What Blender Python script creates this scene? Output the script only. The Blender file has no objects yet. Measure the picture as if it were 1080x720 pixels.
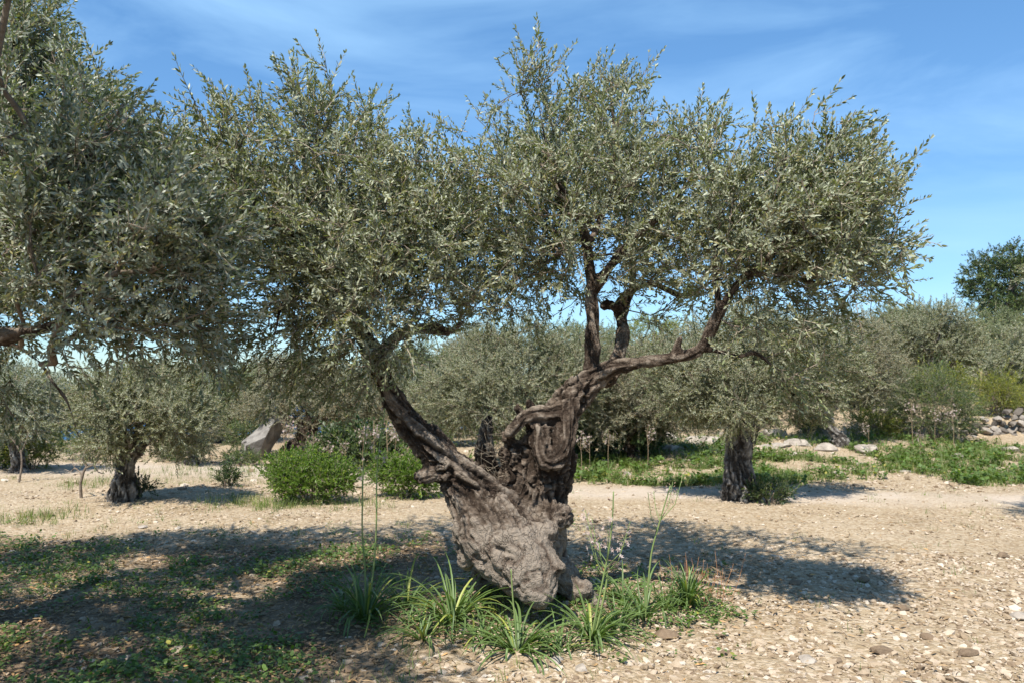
import bpy, bmesh, math
import numpy as np
from mathutils import Vector

R = math.radians
SC = bpy.context.scene
COL = SC.collection

# ------------------------------------------------------------------ camera, sky, sun, exposure
F_PX, PW, PH, HORIZON = 840.0, 1080.0, 720.0, 402.0
EYE = np.array([0.0, 0.0, 1.6])
PITCH = math.atan((HORIZON - PH / 2) / F_PX)
cam_d = bpy.data.cameras.new('camera')
cam = bpy.data.objects.new('camera', cam_d)
COL.objects.link(cam)
cam.location = EYE
cam.rotation_euler = (math.pi / 2 + PITCH, 0, 0)
cam_d.sensor_width = 36.0
cam_d.lens = 36.0 * F_PX / PW
cam_d.clip_start = 0.05
cam_d.clip_end = 60000
cam_d.dof.use_dof = True
cam_d.dof.focus_distance = 5.4
cam_d.dof.aperture_fstop = 3.2
SC.camera = cam

SUN_TO = np.array([-0.26, -0.60, 1.0])          # towards the sun: behind the camera, to the left, high
SUN_TO /= np.linalg.norm(SUN_TO)
world = bpy.data.worlds.new('World')
SC.world = world
world.use_nodes = True
wn, wl = world.node_tree.nodes, world.node_tree.links
wn.clear()
sky = wn.new('ShaderNodeTexSky')
sky.sky_type = 'NISHITA'
sky.sun_disc = False
sky.sun_elevation = math.asin(SUN_TO[2])
sky.sun_rotation = math.atan2(SUN_TO[0], SUN_TO[1]) % (2 * math.pi)
sky.altitude = 200
sky.air_density = 1.0
sky.dust_density = 0.15
sky.ozone_density = 1.6
bg = wn.new('ShaderNodeBackground')
bg.inputs['Strength'].default_value = 0.09
wo = wn.new('ShaderNodeOutputWorld')
# thin cirrus: a stretched noise on the sky's own directions
tc = wn.new('ShaderNodeTexCoord')
mp = wn.new('ShaderNodeMapping')
mp.inputs['Rotation'].default_value = (R(18), R(-28), R(20))
mp.inputs['Scale'].default_value = (1.3, 2.0, 6.0)
nz = wn.new('ShaderNodeTexNoise')
nz.inputs['Scale'].default_value = 1.6
nz.inputs['Detail'].default_value = 7
nz.inputs['Roughness'].default_value = 0.55
nz.inputs['Distortion'].default_value = 0.7
cr = wn.new('ShaderNodeValToRGB')
cr.color_ramp.elements[0].position = 0.42
cr.color_ramp.elements[0].color = (0, 0, 0, 1)
cr.color_ramp.elements[1].position = 0.86
cr.color_ramp.elements[1].color = (0.46, 0.46, 0.46, 1)
mx = wn.new('ShaderNodeMix')
mx.data_type = 'RGBA'
mx.inputs['B'].default_value = (6.6, 7.2, 8.2, 1)
wl.new(tc.outputs['Generated'], mp.inputs['Vector'])
wl.new(mp.outputs['Vector'], nz.inputs['Vector'])
wl.new(nz.outputs['Fac'], cr.inputs['Fac'])
wl.new(cr.outputs['Color'], mx.inputs['Factor'])
wl.new(sky.outputs['Color'], mx.inputs['A'])
tint = wn.new('ShaderNodeMix')               # the deep blue of clear Mediterranean air
tint.data_type = 'RGBA'
tint.blend_type = 'MULTIPLY'
tint.inputs['Factor'].default_value = 1.0
sxyz = wn.new('ShaderNodeSeparateXYZ')        # less glare low down, as in dry spring air
tr_ = wn.new('ShaderNodeValToRGB')
tr_.color_ramp.elements[0].position = 0.0
tr_.color_ramp.elements[0].color = (0.60, 0.78, 0.96, 1)
tr_.color_ramp.elements[1].position = 0.42
tr_.color_ramp.elements[1].color = (0.74, 1.08, 1.26, 1)
wl.new(tc.outputs['Generated'], sxyz.inputs['Vector'])
wl.new(sxyz.outputs['Z'], tr_.inputs['Fac'])
wl.new(tr_.outputs['Color'], tint.inputs['B'])
wl.new(mx.outputs['Result'], tint.inputs['A'])
wl.new(tint.outputs['Result'], bg.inputs['Color'])
wl.new(bg.outputs['Background'], wo.inputs['Surface'])

sun_d = bpy.data.lights.new('sun', 'SUN')
sun_d.energy = 5.0
sun_d.angle = R(0.53)
sun_d.color = (1.0, 0.945, 0.86)
sun = bpy.data.objects.new('sun', sun_d)
COL.objects.link(sun)
sun.location = (-8, -10, 25)
sun.rotation_euler = Vector(-SUN_TO).to_track_quat('-Z', 'Y').to_euler()

vs = SC.view_settings
vs.view_transform = 'Standard'
vs.look = 'None'
vs.exposure = 0.88
vs.gamma = 1.0
vs.use_curve_mapping = False
SC.cycles.max_bounces = 7
SC.cycles.diffuse_bounces = 3
SC.cycles.transmission_bounces = 5
SC.cycles.transparent_max_bounces = 6
SC.cycles.use_denoising = True

# ------------------------------------------------------------------ numeric helpers
def _hash(i, j, k, seed):
    n = (i * 374761393 + j * 668265263 + k * 2147483647 + seed * 974711) & 0x7fffffff
    n = ((n ^ (n >> 13)) * 1274126177) & 0x7fffffff
    n = ((n ^ (n >> 16)) * 2246822519) & 0x7fffffff
    return ((n ^ (n >> 15)) & 0xffffff) / float(0xffffff)

def noise3(p, seed=0):
    p = np.asarray(p, float)
    i = np.floor(p).astype(np.int64)
    f = p - i
    u = f * f * f * (f * (f * 6 - 15) + 10)
    out = np.zeros(len(p))
    for a in (0, 1):
        wa = u[:, 0] if a else 1 - u[:, 0]
        for b in (0, 1):
            wb = u[:, 1] if b else 1 - u[:, 1]
            for c in (0, 1):
                wc = u[:, 2] if c else 1 - u[:, 2]
                out += wa * wb * wc * _hash(i[:, 0] + a, i[:, 1] + b, i[:, 2] + c, seed)
    return out

def fbm(p, octaves=4, seed=0):
    p = np.asarray(p, float)
    s, a, t = np.zeros(len(p)), 0.5, 0.0
    for o in range(octaves):
        s += a * noise3(p * (2.03 ** o) + 17.3 * o, seed + o)
        t += a
        a *= 0.5
    return s / t

def sstep(a, b, x):
    t = np.clip((np.asarray(x, float) - a) / (b - a), 0, 1)
    return t * t * (3 - 2 * t)

def unit(v):
    v = np.asarray(v, float)
    return v / np.maximum(np.linalg.norm(v, axis=-1, keepdims=True), 1e-9)

def H(x, y):
    """height of the terrain"""
    x, y = np.broadcast_arrays(np.asarray(x, float), np.asarray(y, float))
    sh = x.shape
    x, y = x.ravel(), y.ravel()
    q = np.stack([x, y, np.zeros_like(x)], 1)
    z = 0.10 * (fbm(q * 0.35, 3, 5) - 0.5) + 0.045 * (fbm(q * 1.5, 3, 9) - 0.5)
    bank = sstep(11.9, 18.2, y) * sstep(-3.0, 4.0, x)
    z += 0.32 * bank + bank * 0.35 * (fbm(q * 0.6, 3, 21) - 0.5)
    z += 0.42 * sstep(18.45, 18.75, y + 0.0 * x) * sstep(7.6, 8.4, x)
    z += sstep(0, 8, x) * 0.065 * np.clip(y - 19, 0, 90)
    drop = sstep(24, 105, y + 0.35 * np.clip(-x - 5, 0, 80)) * sstep(1.5, -7, x)
    z -= 40.0 * drop
    z -= 30.0 * sstep(60, 260, y) * sstep(10, -5, x) * (1 - drop)
    z += 0.10 * np.exp(-((x - 0.0) ** 2 + (y - 5.75) ** 2) / 0.55)
    return z.reshape(sh)

def W(px, py, d):
    """world point seen at photo pixel (px, py) at depth d (metres along y)"""
    u, v = (px - PW / 2) / F_PX, (PH / 2 - py) / F_PX
    c, s = math.cos(PITCH), math.sin(PITCH)
    y = c - v * s
    z = s + v * c
    return EYE + np.array([u, y, z]) * (d / y)

def G(px, d):
    """point on the ground at depth d in the column of pixel px"""
    x = (px - PW / 2) / F_PX * d
    return np.array([x, d, float(H(x, d))])

# ------------------------------------------------------------------ mesh helpers
def mesh_np(name, V, groups, mats, smooth=True, attr=None):
    """V (n,3); groups: list of (faces array (m,k), material index). attr: dict name -> per-vertex float"""
    me = bpy.data.meshes.new(name)
    V = np.asarray(V, np.float32)
    me.vertices.add(len(V))
    me.vertices.foreach_set('co', V.ravel())
    groups = [(np.asarray(f, np.int32), mi) for f, mi in groups if len(f)]
    loops = np.concatenate([f.ravel() for f, _ in groups])
    starts, mis, o = [], [], 0
    for f, mi in groups:
        n, k = f.shape
        starts.append(o + np.arange(n, dtype=np.int32) * k)
        mis.append(np.full(n, mi, np.int32))
        o += n * k
    starts, mis = np.concatenate(starts), np.concatenate(mis)
    me.loops.add(len(loops))
    me.loops.foreach_set('vertex_index', loops)
    me.polygons.add(len(starts))
    me.polygons.foreach_set('loop_start', starts.astype(np.int32))
    me.polygons.foreach_set('material_index', mis)
    me.polygons.foreach_set('use_smooth', np.full(len(starts), smooth, bool))
    for m in mats:
        me.materials.append(m)
    if attr:
        for k, a in attr.items():
            at = me.attributes.new(k, 'FLOAT', 'POINT')
            at.data.foreach_set('value', np.asarray(a, np.float32))
    me.update(calc_edges=True)
    return me

class Buf:
    """collects instances of small templates and tubes into one mesh"""
    def __init__(self):
        self.V, self.F, self.A, self.n = [], {}, [], 0
    def add(self, V, faces, attr=0.0):
        """faces: list of (array, mat)"""
        V = np.asarray(V, float).reshape(-1, 3)
        for f, mi in faces:
            f = np.asarray(f, np.int64)
            if len(f):
                self.F.setdefault((f.shape[1], mi), []).append(f + self.n)
        self.V.append(V)
        self.A.append(np.broadcast_to(np.asarray(attr, float), (len(V),)))
        self.n += len(V)
    def inst(self, tV, tfaces, M, T, rnd=None):
        """template tV (v,3) under matrices M (n,3,3), offsets T (n,3)"""
        n, v = len(T), len(tV)
        if n == 0:
            return
        VV = np.einsum('nij,vj->nvi', M, tV) + T[:, None, :]
        base = (np.arange(n) * v)[:, None, None]
        fs = [((np.asarray(f)[None] + base).reshape(-1, np.asarray(f).shape[1]), mi) for f, mi in tfaces if len(f)]
        if rnd is None:
            rnd = np.zeros(n)
        rnd = np.asarray(rnd)
        a = np.repeat(rnd, v) if rnd.ndim == 1 else rnd.reshape(-1)
        self.add(VV.reshape(-1, 3), fs, a)
    def build(self, name, mats, smooth=True, origin=None):
        V = np.concatenate(self.V)
        if origin is not None:
            V = V - np.asarray(origin)
        g = [(np.concatenate(fs), mi) for (k, mi), fs in self.F.items()]
        return mesh_np(name, V, g, mats, smooth, {'rnd': np.concatenate(self.A)})

def link(name, me, parent=None, loc=None):
    o = bpy.data.objects.new(name, me)
    COL.objects.link(o)
    if parent is not None:
        o.parent = parent
    if loc is not None:
        o.location = loc
    return o

def tag(o, label=None, cat=None, group=None, kind=None):
    for k, v in (('label', label), ('category', cat), ('group', group), ('kind', kind)):
        if v:
            o[k] = v
    return o

def empty(name, loc, label, cat, group=None):
    o = bpy.data.objects.new(name, None)
    COL.objects.link(o)
    o.location = [float(c) for c in loc]
    o.empty_display_size = 0.2
    return tag(o, label, cat, group)

def copy_tree(o, parent=None):
    c = o.copy()
    COL.objects.link(c)
    if parent is not None:
        c.parent = parent
    for ch in [k for k in COL.objects if k.parent == o]:
        copy_tree(ch, c)
    return c

def frames(dirs, rng=None, roll=None):
    """matrices whose z axis is dirs, with random roll"""
    z = unit(dirs)
    n = len(z)
    a = np.where(np.abs(z[:, 2:3]) < 0.9, np.array([[0, 0, 1.0]]), np.array([[1.0, 0, 0]]))
    x = unit(np.cross(a, z))
    y = np.cross(z, x)
    if roll is None:
        roll = rng.uniform(0, 2 * math.pi, n) if rng is not None else np.zeros(n)
    c, s = np.cos(roll)[:, None], np.sin(roll)[:, None]
    x2, y2 = x * c + y * s, -x * s + y * c
    return np.stack([x2, y2, z], axis=2)

def tube(buf, P, rad, sides, mi, attr=0.0, cap=True):
    P, rad = np.asarray(P, float), np.asarray(rad, float)
    n = len(P)
    T = np.gradient(P, axis=0) if n > 2 else np.repeat((P[-1] - P[0])[None], n, 0)
    T = unit(T)
    a = np.array([0.31, 0.17, 0.93]) if abs(T[0][2]) < 0.8 else np.array([0.9, 0.3, 0.1])
    x = np.cross(a, T[0]); x /= np.linalg.norm(x)
    ang = np.arange(sides) * 2 * math.pi / sides
    ca, sa = np.cos(ang)[:, None], np.sin(ang)[:, None]
    V = np.zeros((n, sides, 3))
    for i in range(n):
        x = x - T[i] * (x @ T[i]); x /= max(np.linalg.norm(x), 1e-9)
        y = np.cross(T[i], x)
        V[i] = P[i] + rad[i] * (ca * x + sa * y)
    idx = np.arange(n * sides).reshape(n, sides)
    q = np.stack([idx[:-1], np.roll(idx[:-1], -1, 1), np.roll(idx[1:], -1, 1), idx[1:]], -1).reshape(-1, 4)
    VV = V.reshape(-1, 3)
    fs = [(q, mi)]
    if cap:
        VV = np.vstack([VV, P[-1] + T[-1] * rad[-1] * 0.6])
        e = len(VV) - 1
        fs.append((np.stack([idx[-1], np.roll(idx[-1], -1), np.full(sides, e)], -1), mi))
    buf.add(VV, fs, attr)

# ------------------------------------------------------------------ materials
def mat(name):
    m = bpy.data.materials.new(name)
    m.use_nodes = True
    nt = m.node_tree
    nt.nodes.clear()
    return m, nt.nodes, nt.links

def ramp(nodes, stops):
    r = nodes.new('ShaderNodeValToRGB')
    el = r.color_ramp.elements
    while len(el) < len(stops):
        el.new(0.5)
    for e, (p, c) in zip(el, stops):
        e.position = p
        e.color = (*c, 1)
    return r

def noise_node(nodes, links, coord, scale, detail=5, rough=0.55, dist=0.0):
    n = nodes.new('ShaderNodeTexNoise')
    n.inputs['Scale'].default_value = scale
    n.inputs['Detail'].default_value = detail
    n.inputs['Roughness'].default_value = rough
    n.inputs['Distortion'].default_value = dist
    links.new(coord, n.inputs['Vector'])
    return n

def leaf_material(name, top, under, old, trans=0.35, rough=0.42):
    """leaf: upper side / underside colours, spread by the per-leaf number, some light passing through"""
    m, N, L = mat(name)
    at = N.new('ShaderNodeAttribute'); at.attribute_name = 'rnd'
    rt = ramp(N, [(0.0, [c * 0.62 for c in top]), (0.5, top), (0.86, [c * 1.45 for c in top]), (0.95, old)])
    ru = ramp(N, [(0.0, [c * 0.75 for c in under]), (0.6, under), (0.90, [c * 1.2 for c in under]), (0.97, [c * 1.3 for c in old])])
    L.new(at.outputs['Fac'], rt.inputs['Fac']); L.new(at.outputs['Fac'], ru.inputs['Fac'])
    ge = N.new('ShaderNodeNewGeometry')
    mxx = N.new('ShaderNodeMix'); mxx.data_type = 'RGBA'
    L.new(ge.outputs['Backfacing'], mxx.inputs['Factor'])
    L.new(rt.outputs['Color'], mxx.inputs['A']); L.new(ru.outputs['Color'], mxx.inputs['B'])
    p = N.new('ShaderNodeBsdfPrincipled')
    p.inputs['Roughness'].default_value = rough
    p.inputs['Specular IOR Level'].default_value = 0.30
    L.new(mxx.outputs['Result'], p.inputs['Base Color'])
    t = N.new('ShaderNodeBsdfTranslucent')
    g = N.new('ShaderNodeMix'); g.data_type = 'RGBA'; g.blend_type = 'MULTIPLY'
    g.inputs['Factor'].default_value = 1.0
    g.inputs['B'].default_value = (1.5, 1.55, 0.7, 1)
    L.new(rt.outputs['Color'], g.inputs['A'])
    L.new(g.outputs['Result'], t.inputs['Color'])
    ms = N.new('ShaderNodeMixShader'); ms.inputs['Fac'].default_value = trans
    L.new(p.outputs['BSDF'], ms.inputs[1]); L.new(t.outputs['BSDF'], ms.inputs[2])
    o = N.new('ShaderNodeOutputMaterial')
    L.new(ms.outputs['Shader'], o.inputs['Surface'])
    return m

def solid(name, stops, scale=20, rough=0.8, bump=0.0, bscale=60, stretch=None, use_rnd=False, spec=0.25):
    m, N, L = mat(name)
    tcn = N.new('ShaderNodeTexCoord')
    co = tcn.outputs['Object']
    if stretch:
        mpp = N.new('ShaderNodeMapping'); mpp.inputs['Scale'].default_value = stretch
        L.new(co, mpp.inputs['Vector']); co = mpp.outputs['Vector']
    rp = ramp(N, stops)
    n1 = noise_node(N, L, co, scale, 6, 0.6)
    fac = n1.outputs['Fac']
    if use_rnd:
        at = N.new('ShaderNodeAttribute'); at.attribute_name = 'rnd'
        md = N.new('ShaderNodeMath'); md.operation = 'MULTIPLY_ADD'
        md.inputs[1].default_value = 0.35
        L.new(fac, md.inputs[0])
        mm = N.new('ShaderNodeMath'); mm.operation = 'MULTIPLY_ADD'
        mm.inputs[1].default_value = 0.85; mm.inputs[2].default_value = -0.1
        L.new(at.outputs['Fac'], mm.inputs[0]); L.new(mm.outputs[0], md.inputs[2])
        fac = md.outputs[0]
    L.new(fac, rp.inputs['Fac'])
    p = N.new('ShaderNodeBsdfPrincipled')
    p.inputs['Roughness'].default_value = rough
    p.inputs['Specular IOR Level'].default_value = spec
    L.new(rp.outputs['Color'], p.inputs['Base Color'])
    if bump:
        n2 = noise_node(N, L, co, bscale, 6, 0.65)
        b = N.new('ShaderNodeBump'); b.inputs['Strength'].default_value = bump; b.inputs['Distance'].default_value = 0.02
        L.new(n2.outputs['Fac'], b.inputs['Height']); L.new(b.outputs['Normal'], p.inputs['Normal'])
    o = N.new('ShaderNodeOutputMaterial')
    L.new(p.outputs['BSDF'], o.inputs['Surface'])
    return m

OLIVE_NEAR = leaf_material('olive_leaf', (0.144, 0.166, 0.078), (0.335, 0.355, 0.25), (0.22, 0.20, 0.085), 0.30, 0.46)
OLIVE_COOL = leaf_material('olive_leaf_cool', (0.122, 0.148, 0.084), (0.32, 0.345, 0.27), (0.24, 0.22, 0.10), 0.32, 0.40)
OLIVE_FAR = leaf_material('olive_leaf_far', (0.150, 0.168, 0.086), (0.30, 0.31, 0.21), (0.22, 0.19, 0.09), 0.30, 0.5)
OLIVE_GREEN = leaf_material('olive_leaf_green', (0.108, 0.140, 0.058), (0.22, 0.25, 0.14), (0.22, 0.21, 0.07), 0.28, 0.5)
OLIVE_DRY = leaf_material('olive_leaf_dry', (0.148, 0.150, 0.084), (0.28, 0.275, 0.19), (0.24, 0.18, 0.09), 0.28, 0.6)
DARK_LEAF = leaf_material('dark_leaf', (0.036, 0.066, 0.022), (0.07, 0.10, 0.04), (0.12, 0.15, 0.03), 0.25, 0.4)
BRIGHT_LEAF = leaf_material('bright_leaf', (0.080, 0.150, 0.016), (0.11, 0.18, 0.03), (0.20, 0.26, 0.03), 0.35, 0.45)
MID_LEAF = leaf_material('mid_leaf', (0.060, 0.100, 0.032), (0.10, 0.14, 0.06), (0.20, 0.22, 0.03), 0.3, 0.5)
YELLOW_LEAF = leaf_material('yellow_leaf', (0.16, 0.19, 0.025), (0.19, 0.22, 0.05), (0.36, 0.33, 0.03), 0.35, 0.5)
GRASS_M = leaf_material('grass_blade', (0.135, 0.185, 0.045), (0.15, 0.19, 0.06), (0.26, 0.24, 0.09), 0.35, 0.5)
WEED_M = leaf_material('weed_leaf', (0.085, 0.145, 0.020), (0.10, 0.16, 0.04), (0.24, 0.22, 0.05), 0.35, 0.5)
STRAP_M = leaf_material('strap_leaf', (0.098, 0.165, 0.042), (0.12, 0.18, 0.06), (0.24, 0.26, 0.06), 0.3, 0.4)
LITTER_M = leaf_material('litter_leaf', (0.22, 0.135, 0.068), (0.26, 0.18, 0.10), (0.38, 0.22, 0.09), 0.15, 0.7)
PETAL_M = solid('petal', [(0.2, (0.30, 0.22, 0.19)), (0.8, (0.46, 0.385, 0.36))], 40, 0.6, use_rnd=True)
BUD_M = solid('bud', [(0.2, (0.20, 0.12, 0.09)), (0.8, (0.34, 0.24, 0.17))], 40, 0.7)
STALK_M = solid('flower_stalk', [(0.2, (0.10, 0.17, 0.055)), (0.8, (0.22, 0.25, 0.09))], 9, 0.5)
STALK_DRY = solid('dry_stalk', [(0.2, (0.16, 0.11, 0.07)), (0.8, (0.34, 0.26, 0.16))], 9, 0.8)
TWIG_M = solid('twig_bark', [(0.25, (0.20, 0.16, 0.115)), (0.75, (0.36, 0.31, 0.235))], 30, 0.85)
BRANCH_M = solid('branch_bark', [(0.25, (0.085, 0.062, 0.046)), (0.5, (0.16, 0.125, 0.095)), (0.8, (0.27, 0.225, 0.175))], 14, 0.9, 0.5, 60)
REED_M = solid('reddish_stem', [(0.2, (0.22, 0.09, 0.045)), (0.8, (0.38, 0.20, 0.10))], 20, 0.8)

def bark_material(name, dark, mid, light, spots):
    m, N, L = mat(name)
    tcn = N.new('ShaderNodeTexCoord'); co = tcn.outputs['Object']
    n1 = noise_node(N, L, co, 5.5, 8, 0.62, 0.4)
    r1 = ramp(N, [(0.28, dark), (0.47, mid), (0.70, light)])
    at = N.new('ShaderNodeAttribute'); at.attribute_name = 'rnd'       # tone from the bark relief, darker in the furrows, paler on the burl
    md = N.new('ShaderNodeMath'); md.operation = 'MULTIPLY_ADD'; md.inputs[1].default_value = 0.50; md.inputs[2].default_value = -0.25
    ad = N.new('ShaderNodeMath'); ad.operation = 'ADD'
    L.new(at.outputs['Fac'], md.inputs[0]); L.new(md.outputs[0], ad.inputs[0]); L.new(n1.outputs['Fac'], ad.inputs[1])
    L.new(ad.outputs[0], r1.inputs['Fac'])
    n2 = noise_node(N, L, co, 38, 5, 0.7)
    r2 = ramp(N, [(0.58, (0, 0, 0)), (0.72, (1, 1, 1))])
    L.new(n2.outputs['Fac'], r2.inputs['Fac'])
    mf = N.new('ShaderNodeMath'); mf.operation = 'MULTIPLY'; mf.inputs[1].default_value = 0.55
    L.new(r2.outputs['Color'], mf.inputs[0])
    mxx = N.new('ShaderNodeMix'); mxx.data_type = 'RGBA'
    mxx.inputs['B'].default_value = (*spots, 1)
    L.new(mf.outputs[0], mxx.inputs['Factor']); L.new(r1.outputs['Color'], mxx.inputs['A'])
    p = N.new('ShaderNodeBsdfPrincipled'); p.inputs['Roughness'].default_value = 0.92; p.inputs['Specular IOR Level'].default_value = 0.15
    L.new(mxx.outputs['Result'], p.inputs['Base Color'])
    n3 = noise_node(N, L, co, 85, 8, 0.7)
    n4 = noise_node(N, L, co, 24, 6, 0.65)
    a2 = N.new('ShaderNodeMath'); a2.operation = 'MULTIPLY_ADD'; a2.inputs[1].default_value = 2.0
    L.new(n4.outputs['Fac'], a2.inputs[0]); L.new(n3.outputs['Fac'], a2.inputs[2])
    # checks and cracks in the old wood
    wv = noise_node(N, L, co, 7, 4, 0.6)
    va = N.new('ShaderNodeVectorMath'); va.operation = 'MULTIPLY_ADD'; va.inputs[1].default_value = (.22, .22, .22)
    L.new(wv.outputs['Color'], va.inputs[0]); L.new(co, va.inputs[2])
    mpv = N.new('ShaderNodeMapping'); mpv.inputs['Scale'].default_value = (1, 1, .55); mpv.inputs['Rotation'].default_value = (.3, .5, 0)
    L.new(va.outputs[0], mpv.inputs['Vector'])
    ve = N.new('ShaderNodeTexVoronoi'); ve.feature = 'DISTANCE_TO_EDGE'; ve.inputs['Scale'].default_value = 15
    L.new(mpv.outputs['Vector'], ve.inputs['Vector'])
    mr = N.new('ShaderNodeMapRange'); mr.inputs['From Max'].default_value = 0.055; mr.inputs['To Min'].default_value = 0.0; mr.inputs['To Max'].default_value = 1.0
    L.new(ve.outputs['Distance'], mr.inputs['Value'])
    nm = noise_node(N, L, co, 4.2, 3, 0.5)
    gate = N.new('ShaderNodeMapRange'); gate.inputs['From Min'].default_value = 0.46; gate.inputs['From Max'].default_value = 0.6
    L.new(nm.outputs['Fac'], gate.inputs['Value'])
    ck = N.new('ShaderNodeMath'); ck.operation = 'MAXIMUM'
    L.new(mr.outputs['Result'], ck.inputs[0]); L.new(gate.outputs['Result'], ck.inputs[1])
    a3 = N.new('ShaderNodeMath'); a3.operation = 'MULTIPLY_ADD'; a3.inputs[1].default_value = 0.8
    L.new(ck.outputs[0], a3.inputs[0]); L.new(a2.outputs[0], a3.inputs[2])
    crack_tone = N.new('ShaderNodeMix'); crack_tone.data_type = 'RGBA'; crack_tone.inputs['A'].default_value = (*dark, 1)  # darker along the cracks
    ckc = N.new('ShaderNodeMath'); ckc.operation = 'MULTIPLY_ADD'; ckc.inputs[1].default_value = .22; ckc.inputs[2].default_value = .78
    L.new(ck.outputs[0], ckc.inputs[0]); L.new(ckc.outputs[0], crack_tone.inputs['Factor']); L.new(mxx.outputs['Result'], crack_tone.inputs['B'])
    L.new(crack_tone.outputs['Result'], p.inputs['Base Color'])
    b = N.new('ShaderNodeBump'); b.inputs['Strength'].default_value = 1.0; b.inputs['Distance'].default_value = 0.02
    L.new(a3.outputs[0], b.inputs['Height']); L.new(b.outputs['Normal'], p.inputs['Normal'])
    o = N.new('ShaderNodeOutputMaterial'); L.new(p.outputs['BSDF'], o.inputs['Surface'])
    return m

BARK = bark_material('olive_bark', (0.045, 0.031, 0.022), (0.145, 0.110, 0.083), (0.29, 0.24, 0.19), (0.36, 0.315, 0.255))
BARK_GREY = bark_material('olive_bark_grey', (0.065, 0.056, 0.048), (0.23, 0.21, 0.186), (0.40, 0.375, 0.34), (0.36, 0.34, 0.31))
ROCK_M = solid('limestone', [(0.25, (0.16, 0.135, 0.11)), (0.5, (0.30, 0.26, 0.215)), (0.75, (0.41, 0.365, 0.305))], 6, 0.9, 0.9, 22, use_rnd=False)
GREY_ROCK = solid('grey_limestone', [(0.3, (0.07, 0.063, 0.056)), (0.5, (0.18, 0.166, 0.148)), (0.7, (0.27, 0.25, 0.225))], 4, 0.95, 1.0, 9)
WALL_M = solid('wall_stone', [(0.1, (0.09, 0.076, 0.062)), (0.5, (0.19, 0.165, 0.138)), (0.9, (0.31, 0.275, 0.235))], 7, 0.9, 0.7, 30, use_rnd=True)
GRAVEL_M = solid('gravel_stone', [(0.05, (0.15, 0.105, 0.068)), (0.3, (0.255, 0.19, 0.122)), (0.55, (0.345, 0.27, 0.19)), (0.8, (0.42, 0.345, 0.262)), (0.97, (0.50, 0.44, 0.36))], 45, 0.9, 0.4, 120, use_rnd=True)

# ground: stony earth; colours of the soil vary by the ground's own map, stored as vertex numbers
def ground_material():
    m, N, L = mat('stony_earth')
    tcn = N.new('ShaderNodeTexCoord'); co = tcn.outputs['Object']
    n1 = noise_node(N, L, co, 0.9, 8, 0.62, 0.3)
    n2 = noise_node(N, L, co, 14, 6, 0.7)
    vo = N.new('ShaderNodeTexVoronoi'); vo.inputs['Scale'].default_value = 34; vo.inputs['Randomness'].default_value = 1
    L.new(co, vo.inputs['Vector'])
    vo2 = N.new('ShaderNodeTexVoronoi'); vo2.inputs['Scale'].default_value = 85
    L.new(co, vo2.inputs['Vector'])
    soil = ramp(N, [(0.30, (0.235, 0.168, 0.092)), (0.48, (0.325, 0.246, 0.150)), (0.66, (0.38, 0.298, 0.196))])
    L.new(n1.outputs['Fac'], soil.inputs['Fac'])
    # small stones: cell colour
    bw = N.new('ShaderNodeRGBToBW'); L.new(vo.outputs['Color'], bw.inputs['Color'])
    st = ramp(N, [(0.25, (0.20, 0.142, 0.088)), (0.5, (0.33, 0.26, 0.175)), (0.75, (0.44, 0.37, 0.285))])
    L.new(bw.outputs['Val'], st.inputs['Fac'])
    m1 = N.new('ShaderNodeMix'); m1.data_type = 'RGBA'; m1.inputs['Factor'].default_value = 0.5
    L.new(soil.outputs['Color'], m1.inputs['A']); L.new(st.outputs['Color'], m1.inputs['B'])
    # track: pale compacted marl
    at = N.new('ShaderNodeAttribute'); at.attribute_name = 'track'
    pale = ramp(N, [(0.3, (0.37, 0.30, 0.23)), (0.7, (0.46, 0.39, 0.31))]); L.new(n2.outputs['Fac'], pale.inputs['Fac'])
    m2 = N.new('ShaderNodeMix'); m2.data_type = 'RGBA'
    L.new(at.outputs['Fac'], m2.inputs['Factor']); L.new(m1.outputs['Result'], m2.inputs['A']); L.new(pale.outputs['Color'], m2.inputs['B'])
    # dark leaf-litter earth under the old trees, coloured darker to deepen their shade
    at2 = N.new('ShaderNodeAttribute'); at2.attribute_name = 'humus_shade'
    hum_shade = ramp(N, [(0.35, (0.085, 0.058, 0.036)), (0.65, (0.18, 0.128, 0.083))]); L.new(n2.outputs['Fac'], hum_shade.inputs['Fac'])
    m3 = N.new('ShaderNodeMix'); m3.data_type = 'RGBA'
    L.new(at2.outputs['Fac'], m3.inputs['Factor']); L.new(m2.outputs['Result'], m3.inputs['A']); L.new(hum_shade.outputs['Color'], m3.inputs['B'])
    p = N.new('ShaderNodeBsdfPrincipled'); p.inputs['Roughness'].default_value = 0.95; p.inputs['Specular IOR Level'].default_value = 0.1
    L.new(m3.outputs['Result'], p.inputs['Base Color'])
    s = N.new('ShaderNodeMath'); s.operation = 'MULTIPLY_ADD'; s.inputs[1].default_value = -0.7
    s2 = N.new('ShaderNodeMath'); s2.operation = 'MULTIPLY_ADD'; s2.inputs[1].default_value = -0.35
    L.new(vo.outputs['Distance'], s.inputs[0]); L.new(n2.outputs['Fac'], s.inputs[2])
    L.new(vo2.outputs['Distance'], s2.inputs[0]); L.new(s.outputs[0], s2.inputs[2])
    b = N.new('ShaderNodeBump'); b.inputs['Strength'].default_value = 0.8; b.inputs['Distance'].default_value = 0.025
    L.new(s2.outputs[0], b.inputs['Height']); L.new(b.outputs['Normal'], p.inputs['Normal'])
    o = N.new('ShaderNodeOutputMaterial'); L.new(p.outputs['BSDF'], o.inputs['Surface'])
    return m

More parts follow.
